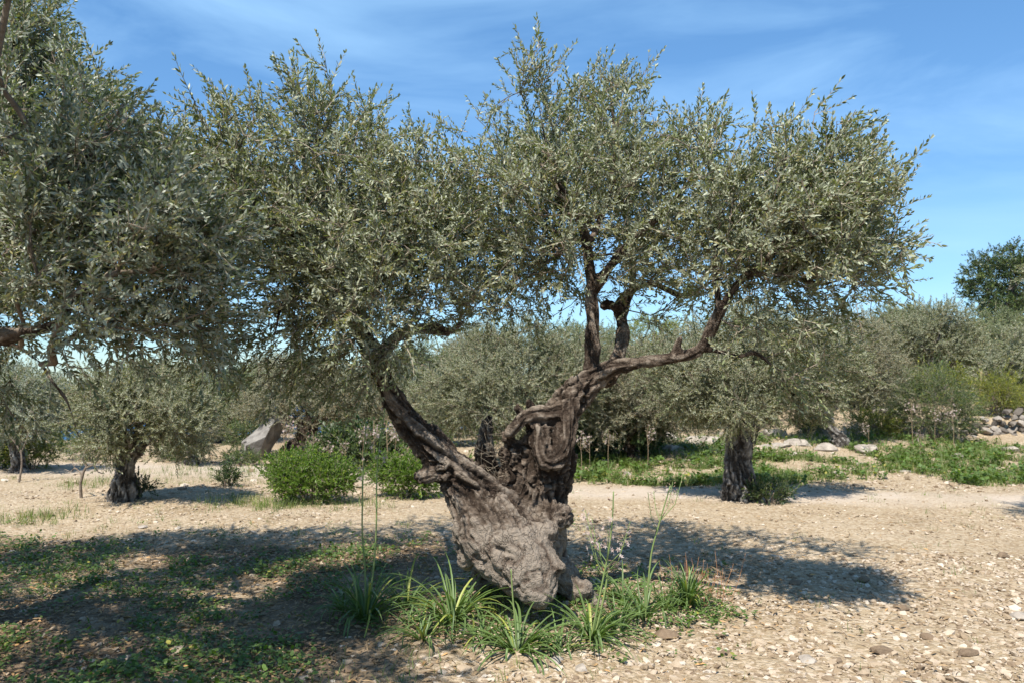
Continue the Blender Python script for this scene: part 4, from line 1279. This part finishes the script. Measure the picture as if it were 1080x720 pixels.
rg = np.random.default_rng(77)
gb = Buf()
T0 = [rock_mesh(400 + i, 1, rgf) for i, rgf in enumerate(rg.uniform(.4, .75, 8))]
def gravel(n, y0, y1, smin, smax, power, dens=None, sink=.35):
    x, y = wedge(rg, int(n * 1.22), y0, y1, -.93, .90, power)
    n = len(x)
    keep = np.ones(n, bool)
    nn = fbm(np.stack([x * .9, y * .9, 0 * x], 1), 3, 13)
    hm = humus_shade_mask(x, y, np.full(n, .6))
    keep &= rg.uniform(0, 1, n) < np.clip(.30 + 2.6 * (nn - .40), .10, 1) * (1 - .62 * hm) * (1 - .75 * track_mask(x, y))
    x, y = x[keep], y[keep]
    m = len(x)
    s_ = smin * (smax / smin) ** (rg.uniform(0, 1, m) ** 2.2)
    z = H(x, y) + s_ * rg.uniform(-.22, .16, m)
    for k in range(8):
        q = np.arange(m) % 8 == k
        V, Fc = T0[k]
        up = np.stack([rg.normal(0, .25, q.sum()), rg.normal(0, .25, q.sum()), np.ones(q.sum())], 1)
        M = frames(up, rg) * s_[q][:, None, None]
        gb.inst(V, [(Fc, 0)], M, np.stack([x[q], y[q], z[q]], 1), rg.uniform(0, 1, q.sum()))
gravel(40000, 3.6, 7.5, .007, .040, 1.0)
gravel(2600, 3.6, 9.5, .022, .055, 1.0)
gravel(22000, 6.5, 12.5, .011, .036, 1.0)
gravel(7000, 11.5, 18.5, .018, .085, 1.0)
tag(link('gravel', gb.build('gravel', [GRAVEL_M], False)), kind='stuff')

def blade_template(rng, seg=3, L=1.0, w=.06, bend=.5):
    """grass blade along z bending to +x"""
    t = np.linspace(0, 1, seg + 1)
    ang = bend * t
    x = np.cumsum(np.concatenate([[0], np.sin(ang[1:]) * L / seg])); z = np.cumsum(np.concatenate([[0], np.cos(ang[1:]) * L / seg]))
    ww = w * (1 - t ** 1.6) * .5
    V, Fs = [], []
    for i in range(seg):
        V += [[x[i], -ww[i], z[i]], [x[i], ww[i], z[i]]]
    V.append([x[-1], 0, z[-1]])
    q = np.array([[2 * i, 2 * i + 1, 2 * i + 3, 2 * i + 2] for i in range(seg - 1)]).reshape(-1, 4)
    tri = np.array([[2 * (seg - 1), 2 * (seg - 1) + 1, 2 * seg]])
    return np.array(V), [(q, 0), (tri, 0)]

def grass_patch(name, x, y, rng, height, per=12, rad_=.06, matl=GRASS_M, w=.035, tall=None):
    b = Buf()
    n = len(x)
    bx = np.repeat(x, per) + rng.normal(0, rad_, n * per); by = np.repeat(y, per) + rng.normal(0, rad_, n * per)
    hs = np.repeat(height * rng.uniform(.5, 1.3, n), per) * rng.uniform(.5, 1.15, n * per)
    az = rng.uniform(0, 2 * math.pi, n * per); tl = rng.normal(0, .22, (n * per, 2))
    bz = H(bx, by) - .01
    col = np.clip(np.repeat(rng.uniform(0, .9, n), per) + rng.normal(0, .12, n * per), 0, 1)
    for k in range(5):
        V, Fs = blade_template(rng, 3, 1, w / height * .5, rng.uniform(.3, 1.2))
        q = np.arange(n * per) % 5 == k
        M = frames(np.concatenate([tl[q], np.ones((q.sum(), 1))], 1), None, az[q]) * hs[q][:, None, None]
        b.inst(V, Fs, M, np.stack([bx[q], by[q], bz[q]], 1), col[q])
    return tag(link(name, b.build(name, [matl], False)), kind='stuff')

rg = np.random.default_rng(91)
x, y = wedge(rg, 16000, 12.2, 18.2, .0, .80)
nn = fbm(np.stack([x * .8, y * 1.2, 0 * x], 1), 4, 55)
n2 = fbm(np.stack([x * 3.1, y * 3.1, 0 * x], 1), 3, 155)
k_ = (rg.uniform(0, 1, len(x)) < sstep(.35, .52, nn) * sstep(18.4, 16.5, y) * (.2 + .85 * sstep(.42, .56, n2))) & (track_mask(x, y) < .25)
far_ = rg.uniform(0, 1, k_.sum())
xb, yb = x[k_], y[k_]
grass_patch('grass', xb[far_ < .72], yb[far_ < .72], rg, .11, 9, .08, w=.022)
grass_patch('grass', xb[far_ > .80], yb[far_ > .80], rg, .22, 10, .05, w=.020)
WEED_X, WEED_Y = xb[far_ > .60], yb[far_ > .60]
# thin grass on the left verge and sparse sprigs over the clearing
x, y = wedge(rg, 2600, 12.5, 18, -.72, .05)
nn = fbm(np.stack([x * .6, y * .9, 0 * x], 1), 3, 56)
k_ = (rg.uniform(0, 1, len(x)) < sstep(.50, .64, nn)) & (track_mask(x, y) < .35)
x2, y2 = wedge(rg, 5200, 4, 12.5, -.72, .75)
nn = fbm(np.stack([x2 * .7, y2 * .7, 0 * x2], 1), 4, 57)
k2 = rg.uniform(0, 1, len(x2)) < (.06 + .30 * sstep(.52, .68, nn) + .25 * sstep(9.2, 10.6, y2) * sstep(.46, .6, nn) * sstep(-1, -2.2, x2)) * (1 - .6 * sstep(-1, 1, x2))
gx_, gy_ = np.concatenate([x[k_], x2[k2]]), np.concatenate([y[k_], y2[k2]])
grass_patch('grass', gx_, gy_, rg, .08, 8, .035, w=.010)
# strips of longer grass: at the left edge, and around the bright bushes
xs, ys = [], []
for (px, d, wpx, rd, n) in [(40, 9.4, 45, .22, 70), (300, 10.4, 45, .35, 90), (262, 10.9, 40, .3, 60), (385, 10.5, 40, .3, 40), (95, 12.3, 30, .25, 40), (240, 14.2, 80, .4, 110), (555, 5.25, 90, .2, 30)]:
    xs.append((px - 540 + rg.normal(0, wpx * .5, n)) / F_PX * d); ys.append(d + rg.normal(0, rd, n))
grass_patch('grass', np.concatenate(xs), np.concatenate(ys), rg, .15, 9, .04, w=.012)

# low leafy weeds under the trees
rg = np.random.default_rng(93)
wbuf = Buf()
x, y = wedge(rg, 16500, 3.6, 9.5, -.95, .30)
nn = fbm(np.stack([x * 1.3, y * 1.3, 0 * x], 1), 4, 58)
hm = humus_shade_mask(x, y, np.full(len(x), .6))
k_ = rg.uniform(0, 1, len(x)) < hm * sstep(.37, .55, nn) * .72 + .004
ex = np.array([[G(p, d)[0], d] for p, d in zip(rg.uniform(470, 770, 260), rg.normal(5.75, .35, 260))])
ex2 = np.array([[G(p, d)[0], d] for p, d in zip(rg.normal(745, 22, 40), rg.normal(5.55, .12, 40))])
wx, wy = np.concatenate([x[k_], ex[:, 0], ex2[:, 0], WEED_X]), np.concatenate([y[k_], ex[:, 1], ex2[:, 1], WEED_Y])
n = len(wx); per = 9
sz = rg.uniform(.6, 1.35, n) * np.where(wy > 11.5, 2.2, 1.0)
px_ = np.repeat(wx, per) + rg.normal(0, .030, n * per); py_ = np.repeat(wy, per) + rg.normal(0, .030, n * per)
pz_ = H(px_, py_) + rg.uniform(.004, .05, n * per) * np.repeat(sz, per)
ss = np.repeat(sz, per) * rg.uniform(.6, 1.25, n * per)
LW = np.array([[0, 0, 0], [-.42, .06, .3], [.42, .06, .3], [-.38, .0, .75], [.38, .0, .75], [0, -.10, 1.05]]) * np.array([.021, .021, .026])
dd = np.stack([rg.normal(0, 1, n * per), rg.normal(0, 1, n * per), rg.uniform(.0, .75, n * per)], 1)
z_ = unit(dd); upv = np.array([0, 0, 1.0]) + rg.normal(0, .25, (n * per, 3)); yv = unit(upv - z_ * np.sum(upv * z_, 1, keepdims=True)); xv = np.cross(yv, z_)
M = np.stack([xv, yv, z_], 2) * ss[:, None, None]
wbuf.inst(LW, [(f, 0) for f in leaf_faces(True)], M, np.stack([px_, py_, pz_], 1), np.clip(np.repeat(rg.uniform(0, .85, n), per) + rg.normal(0, .12, n * per), 0, 1))
tag(link('weeds', wbuf.build('weeds', [WEED_M], False)), kind='stuff')

# fallen leaves and bits of twig
lb = Buf()
x, y = wedge(rg, 50000, 3.5, 10, -.92, .58)
hm = np.maximum(humus_shade_mask(x, y, np.full(len(x), .6)), .9 * np.exp(-(((x - .4) / 1.7) ** 2 + ((y - 6.6) / 1.2) ** 2)))
k_ = rg.uniform(0, 1, len(x)) < hm * .8 + .05
x, y = x[k_], y[k_]; n = len(x)
V = leaf_verts(.055, .015, .8, True)
z_ = unit(np.stack([rg.normal(0, 1, n), rg.normal(0, 1, n), rg.normal(0, .12, n)], 1)); upv = np.array([0, 0, 1.0]) + rg.normal(0, .35, (n, 3)); yv = unit(upv - z_ * np.sum(upv * z_, 1, keepdims=True)); xv = np.cross(yv, z_)
lb.inst(V, [(f, 0) for f in leaf_faces(True)], np.stack([xv, yv, z_], 2) * rg.uniform(.7, 1.2, n)[:, None, None], np.stack([x, y, H(x, y) + rg.uniform(.006, .022, n)], 1), rg.uniform(0, 1, n))
tag(link('fallen_leaves', lb.build('fallen_leaves', [LITTER_M], False)), kind='stuff')

# ------------------------------------------------------------------ asphodels
def strap(buf, base, az, L, w, rise, droop, rng, col):
    """one long keeled leaf arching from the rosette"""
    seg = 8
    t = np.linspace(0, 1, seg + 1)
    el = rise - droop * t ** 1.4
    if rng.random() < .2:
        el = el - rng.uniform(.7, 1.5) * (t > rng.uniform(.35, .75))
    hx = np.concatenate([[0], np.cumsum(np.cos(el[1:]) * L / seg)]); hz = np.concatenate([[0], np.cumsum(np.sin(el[1:]) * L / seg)])
    tw = rng.normal(0, .25)
    a = az + tw * t
    ctr = np.stack([hx * np.cos(a), hx * np.sin(a), hz], 1) + base
    side = np.stack([-np.sin(a), np.cos(a), 0 * a], 1)
    ww = (w * (.75 + .5 * t) * (1 - t ** 2.5) * .5)[:, None]
    nrm = np.stack([-np.sin(el) * np.cos(a), -np.sin(el) * np.sin(a), np.cos(el)], 1)
    Lf, Rt, Cn = ctr + side * ww + nrm * ww * .55, ctr - side * ww + nrm * ww * .55, ctr
    V = np.stack([Rt, Cn, Lf], 1).reshape(-1, 3)
    q = []
    for i in range(seg):
        o = 3 * i
        q += [[o, o + 1, o + 4, o + 3], [o + 1, o + 2, o + 5, o + 4]]
    buf.add(V, [(np.array(q), 0)], np.repeat(np.clip(col + .12 * t, 0, 1), 3))

def flower_head(fb, P, rng, n, s=1.0, white=.75):
    """P: polyline of the flowering stretch; small six-petalled flowers and buds"""
    P = np.asarray(P)
    tube(fb, P, np.full(len(P), .0022), 4, 2, 0)
    for i in range(n):
        t = rng.uniform(0, 1) * (len(P) - 1); k = min(int(t), len(P) - 2); p = P[k] * (1 - (t - k)) + P[k + 1] * (t - k)
        a = rng.uniform(0, 6.28); o = np.array([math.cos(a), math.sin(a), rng.uniform(.1, .8)]) * .028 * s
        c = p + o
        if rng.random() < white * (1 - .35 * t / (len(P) - 1)):
            d = unit(o + rng.normal(0, .01, 3))
            M = frames(d[None], rng)[0]
            for j in range(6):
                b_ = j * math.pi / 3
                r_ = np.array([math.cos(b_), math.sin(b_), 0]); sd = np.array([-r_[1], r_[0], 0])
                V = np.array([[0, 0, 0], r_ * .55 + sd * .2 + [0, 0, .3], r_ * .55 - sd * .2 + [0, 0, .3], r_ * 1.1 + [0, 0, .42]]) * .017 * s
                fb.add(V @ M.T + c, [(np.array([[0, 2, 3, 1]]), 0)], rng.random())
        else:
            V, Fc = ICO1
            M = frames((o + np.array([0, 0, .01]))[None], rng)[0] * (np.array([.35, .35, 1.0]) * .010 * s)
            fb.add(V @ M.T + c, [(Fc, 1)], rng.random())
        tube(fb, [p, c], [.0012, .0009], 3, 2, 0)

def asphodel(g, label, seed, nleaf=26, L=.38, stalks=(), group=None, stalkm=STALK_M, w=.017, rise=1.1, name='asphodel', white=.75):
    """stalks: lists of world points; the last stretch carries side arms and flowers"""
    rng = np.random.default_rng(seed)
    t = empty(name, g, label, 'plant', group)
    b = Buf()
    for i in range(nleaf):
        az = rng.uniform(0, 2 * math.pi)
        strap(b, np.array([math.cos(az) * .025, math.sin(az) * .025, -.01]), az, L * rng.uniform(.6, 1.15), w * rng.uniform(.75, 1.15), rng.uniform(rise - .45, rise + .3), rng.uniform(.7, 1.7), rng, rng.uniform(0, .72) if rng.random() > .07 else .97)
    link('leaf_rosette', b.build('leaf_rosette', [STRAP_M], True), t)
    for st in stalks:
        S = catmull([(*(np.asarray(p) - g), .007 * (1 - .6 * i / len(st['pts']))) for i, p in enumerate(st['pts'])], 22)
        sb = Buf()
        tube(sb, S[:, :3], S[:, 3], 6, 0)
        f0 = int(22 * (1 - st.get('head', .3)))
        heads = [S[f0:, :3]]
        for a in range(st.get('arms', 3)):
            p = S[f0 - rng.integers(0, 4), :3]; az = rng.uniform(0, 6.28); ln = st.get('arm_len', .16) * rng.uniform(.6, 1.2)
            arm = np.array([p, p + np.array([math.cos(az) * .35, math.sin(az) * .35, .35]) * ln, p + np.array([math.cos(az) * .55, math.sin(az) * .55, 1.0]) * ln])
            tube(sb, arm, [.003, .0025, .0015], 4, 0)
            heads.append(arm[1:])
        so = link('flower_stalk', sb.build('flower_stalk', [st.get('mat', stalkm)], True), t)
        for hd in heads:
            if not st.get('n', 26):
                continue
            fb = Buf()
            flower_head(fb, hd, rng, int(st.get('n', 26) / len(heads)) + 1, st.get('s', 1.0), st.get('white', white))
            link('flower_spike', fb.build('flower_spike', [PETAL_M, BUD_M, stalkm], False), so)
    return t

AG = 'asphodels around the old trunk'
def pts_(*rows):
    return [W(a, b, d) for a, b, d in rows]
g = G(388, 5.35)
asphodel(g, 'bushy asphodel left of the old trunk with two tall slim flower stalks', 501, 80, .50, [
    {'pts': [g, *pts_((385, 600, 5.33), (382, 560, 5.3), (383, 500, 5.3), (386, 440, 5.3))], 'n': 26, 'arms': 1, 'head': .22, 's': .8},
    {'pts': [g, *pts_((394, 600, 5.3), (397, 550, 5.3), (398, 490, 5.32), (406, 430, 5.32))], 'n': 30, 'arms': 2, 'head': .25, 's': .8},
    {'pts': [g + np.array([-.05, -.03, 0]), *pts_((376, 625, 5.2), (371, 606, 5.2), (362, 592, 5.2))], 'n': 0, 'arms': 0, 'head': .1, 'white': .1}], AG)
g = G(478, 5.2)
asphodel(g, 'drooping asphodel rosette against the left foot of the burl', 502, 78, .54, [], AG, rise=.95)
g = G(545, 4.72)
asphodel(g, 'spreading asphodel rosette under the front of the burl', 503, 62, .48, [{'pts': [g, *pts_((544, 660, 4.7), (541, 632, 4.7), (539, 600, 4.7))], 'n': 0, 'arms': 0, 'head': .1, 'white': .1}], AG, rise=.8)
g = G(622, 4.98)
asphodel(g, 'asphodel right of the burl with one thick stalk of pale flowers', 504, 66, .44, [
    {'pts': [g, *pts_((630, 640, 4.98), (636, 610, 4.98), (642, 580, 4.98), (646, 545, 4.98), (647, 518, 4.98))], 'n': 56, 'arms': 7, 'head': .42, 's': 1.1, 'arm_len': .26},
    {'pts': [g + np.array([.02, 0, 0]), *pts_((640, 610, 5.0), (634, 590, 5.0), (632, 572, 5.02))], 'n': 6, 'arms': 0, 'head': .2, 'white': .2}], AG, rise=1.0)
g = G(678, 5.4)
asphodel(g, 'asphodel with a bent yellowish stalk forking into dry brown heads', 505, 34, .42, [
    {'pts': [g, *pts_((685, 600, 5.4), (688, 578, 5.4), (694, 556, 5.4), (700, 535, 5.4), (707, 512, 5.4))], 'n': 30, 'arms': 4, 'head': .3, 's': .85, 'white': .35, 'arm_len': .26}], AG, rise=1.15)
g = G(722, 5.75)
asphodel(g, 'upright blue-green tuft with reddish stems at the rim of the shade', 506, 80, .36, [], AG, w=.018, rise=1.45, name='leafy_tuft')
rb = Buf(); rg = np.random.default_rng(8)
tuft = [o for o in COL.objects if o.name.startswith('leafy_tuft')][0]
for _ in range(34):
    a = np.array([rg.normal(.06, .12), rg.normal(.1, .08), 0]); q = a + np.array([rg.normal(.03, .06), rg.normal(0, .05), rg.uniform(.15, .36)])
    tube(rb, [a, (a + q) / 2 + rg.normal(0, .012, 3), q], [.0022, .0018, .001], 3, 0)
link('reddish_stems', rb.build('reddish_stems', [REED_M], True), tuft)
g = G(430, 5.6)
asphodel(g, 'loose asphodel rosette in the shade between the left clump and the burl', 507, 34, .42, [], AG)
g = G(655, 5.75)
asphodel(g, 'thin rosette behind the root on the right', 508, 22, .34, [], AG, rise=1.2)

for i, (px, d, nl, L, lab) in enumerate([(448, 4.95, 34, .40, 'loose tuft between the left asphodel and the drooping one'), (508, 4.9, 30, .36, 'small rosette under the chin of the burl, left of the spreading one'),
        (588, 4.75, 30, .36, 'small rosette squeezed between the spreading one and the stalked one'), (650, 5.15, 26, .34, 'fresh tuft left of the bent yellowish stalk'), (365, 5.6, 30, .38, 'shaded tuft behind the left asphodel'), (700, 5.65, 30, .34, 'green tuft just left of the reddish stems')]):
    asphodel(G(px, d), lab, 540 + i, nl, L, [], AG, w=.014, rise=[.95, .8, .85, 1.2, 1.0, 1.25][i])
BG_ = 'flowering asphodels in the background'
proto = None
far_list = [(408, 13.2, 1.00, 'flowering asphodel cluster left of the slanting trunk, tallest of its row'), (396, 13.5, .92, 'flowering asphodel just left of the tallest of the row'), (418, 13.6, .9, 'flowering asphodel nearest the slanting trunk'),
            (347, 13.0, .62, 'flowering asphodel above the broad bright bush, its left one'), (366, 13.2, .62, 'flowering asphodel above the right end of the broad bright bush'), (331, 13.4, .75, 'flowering asphodel in front of the red-brown trunk'),
            (300, 13.6, .95, 'pale flowering asphodel in front of the grey boulder'), (436, 13.8, .8, 'flowering asphodel behind the slanting trunk edge'), (384, 13.9, .8, 'flowering asphodel between the two bright bushes'),
            (612, 12.9, .72, 'flowering asphodel close to the right side of the old trunk'), (622, 13.2, .66, 'second flowering asphodel right of the old trunk'), (641, 13.6, .7, 'flowering asphodel before the dark thicket'), (682, 13.9, .7, 'flowering asphodel at the right end of the dark thicket'),
            (961, 16.4, .9, 'flowering asphodel at the left foot of the feathery shrub'), (984, 16.6, .75, 'flowering asphodel under the feathery shrub'), (1003, 16.2, .85, 'flowering asphodel at the right foot of the feathery shrub'), (915, 15.6, .6, 'short asphodel by the brownish rock'), (968, 14.3, .6, 'short asphodel in the bank grass')]
for i, (px, d, hh, lab) in enumerate(far_list):
    g = G(px, d)
    if proto is None or i == 1:
        g0 = g
        proto_n = asphodel(g, lab, 600 + i, 22, .34, [{'pts': [g, g + np.array([.02, 0, .45]), g + np.array([.0, .02, .85]), g + np.array([.03, .01, 1.05])], 'n': 60, 'arms': 5, 'head': .42, 's': 1.5, 'arm_len': .3, 'mat': STALK_DRY, 'white': .6}], BG_, w=.022)
        protos = [proto_n] if proto is None else [proto, proto_n]
        proto = protos[0]
        c = proto_n
    else:
        c = copy_tree(protos[i % 2])
        c.location = [float(v) for v in g]
        c['label'] = lab
    c.rotation_euler = (0, 0, i * 2.1)
    c.scale = (hh, hh, hh)

# thin sapling and dry twigs on the left
def sticks(name, g, label, cat, lines, matl, foliage=None, seed=1):
    t = empty(name, g, label, cat)
    b = Buf()
    for rows in lines:
        D = catmull([(*(np.asarray(p) - g), r) for p, r in rows], 8)
        tube(b, D[:, :3], D[:, 3], 5, 0)
    link('stem', b.build('stem', [matl], True), t)
    if foliage:
        rng = np.random.default_rng(seed); cb = Buf()
        P = np.array([np.asarray(p) - g for p in foliage]); scatter_sprays(cb, SPRAY_MID, P, rng.normal(0, .5, P.shape) + [0, 0, .6], rng.uniform(.6, 1, len(P)), rng)
        link('foliage', cb.build('foliage', [OLIVE_FAR, TWIG_M], False), t)
    return t
g = G(23, 12.7)
sticks('sapling', g, 'thin leafless-stemmed sapling beside the track at the left edge', 'sapling',
       [[(g - [0, 0, .1], .02), (W(23, 490, 12.7), .016), (W(22, 474, 12.7), .012)], [(W(22, 478, 12.7), .01), (W(17, 468, 12.7), .008), (W(12, 462, 12.7), .005)], [(W(22, 478, 12.7), .01), (W(27, 466, 12.7), .008), (W(30, 456, 12.7), .005)]], BRANCH_M,
       [W(12, 462, 12.7), W(30, 456, 12.7), W(24, 465, 12.7), W(18, 466, 12.7)] * 3)
g = G(90, 11.0)
sticks('dry_branch', g, 'dark twisted dead branch stuck in the ground left of the small rounded olive', 'branch',
       [[(g - [0, 0, .05], .022), (W(85, 503, 11), .020), (W(92, 492, 11), .018), (W(86, 482, 11), .015), (W(93, 471, 11), .012), (W(88, 462, 11), .007)],
        [(W(91, 493, 11), .013), (W(99, 490, 10.9), .011), (W(103, 497, 10.85), .010), (W(110, 499, 10.8), .005)], [(W(99, 490, 10.9), .009), (W(106, 483, 10.9), .006), (W(112, 484, 10.9), .003)],
        [(W(87, 500, 11), .012), (W(79, 493, 11.1), .009), (W(75, 497, 11.15), .007), (W(68, 494, 11.2), .004)], [(W(87, 483, 11), .010), (W(79, 478, 11.1), .008), (W(74, 481, 11.1), .004)],
        [(W(92, 473, 11), .009), (W(101, 468, 11), .007), (W(104, 461, 11), .003)], [(W(79, 493, 11.1), .006), (W(76, 486, 11.1), .003)]], BRANCH_M)
g = G(1034, 19.8)
sticks('wooden_post', g, 'thin pale post behind the stone wall near the right edge', 'post', [[(g - [0, 0, .1], .035), (W(1034, 420, 19.8), .033), (W(1035, 392, 19.8), .03)]], STALK_DRY)
print('objects', len(COL.objects))
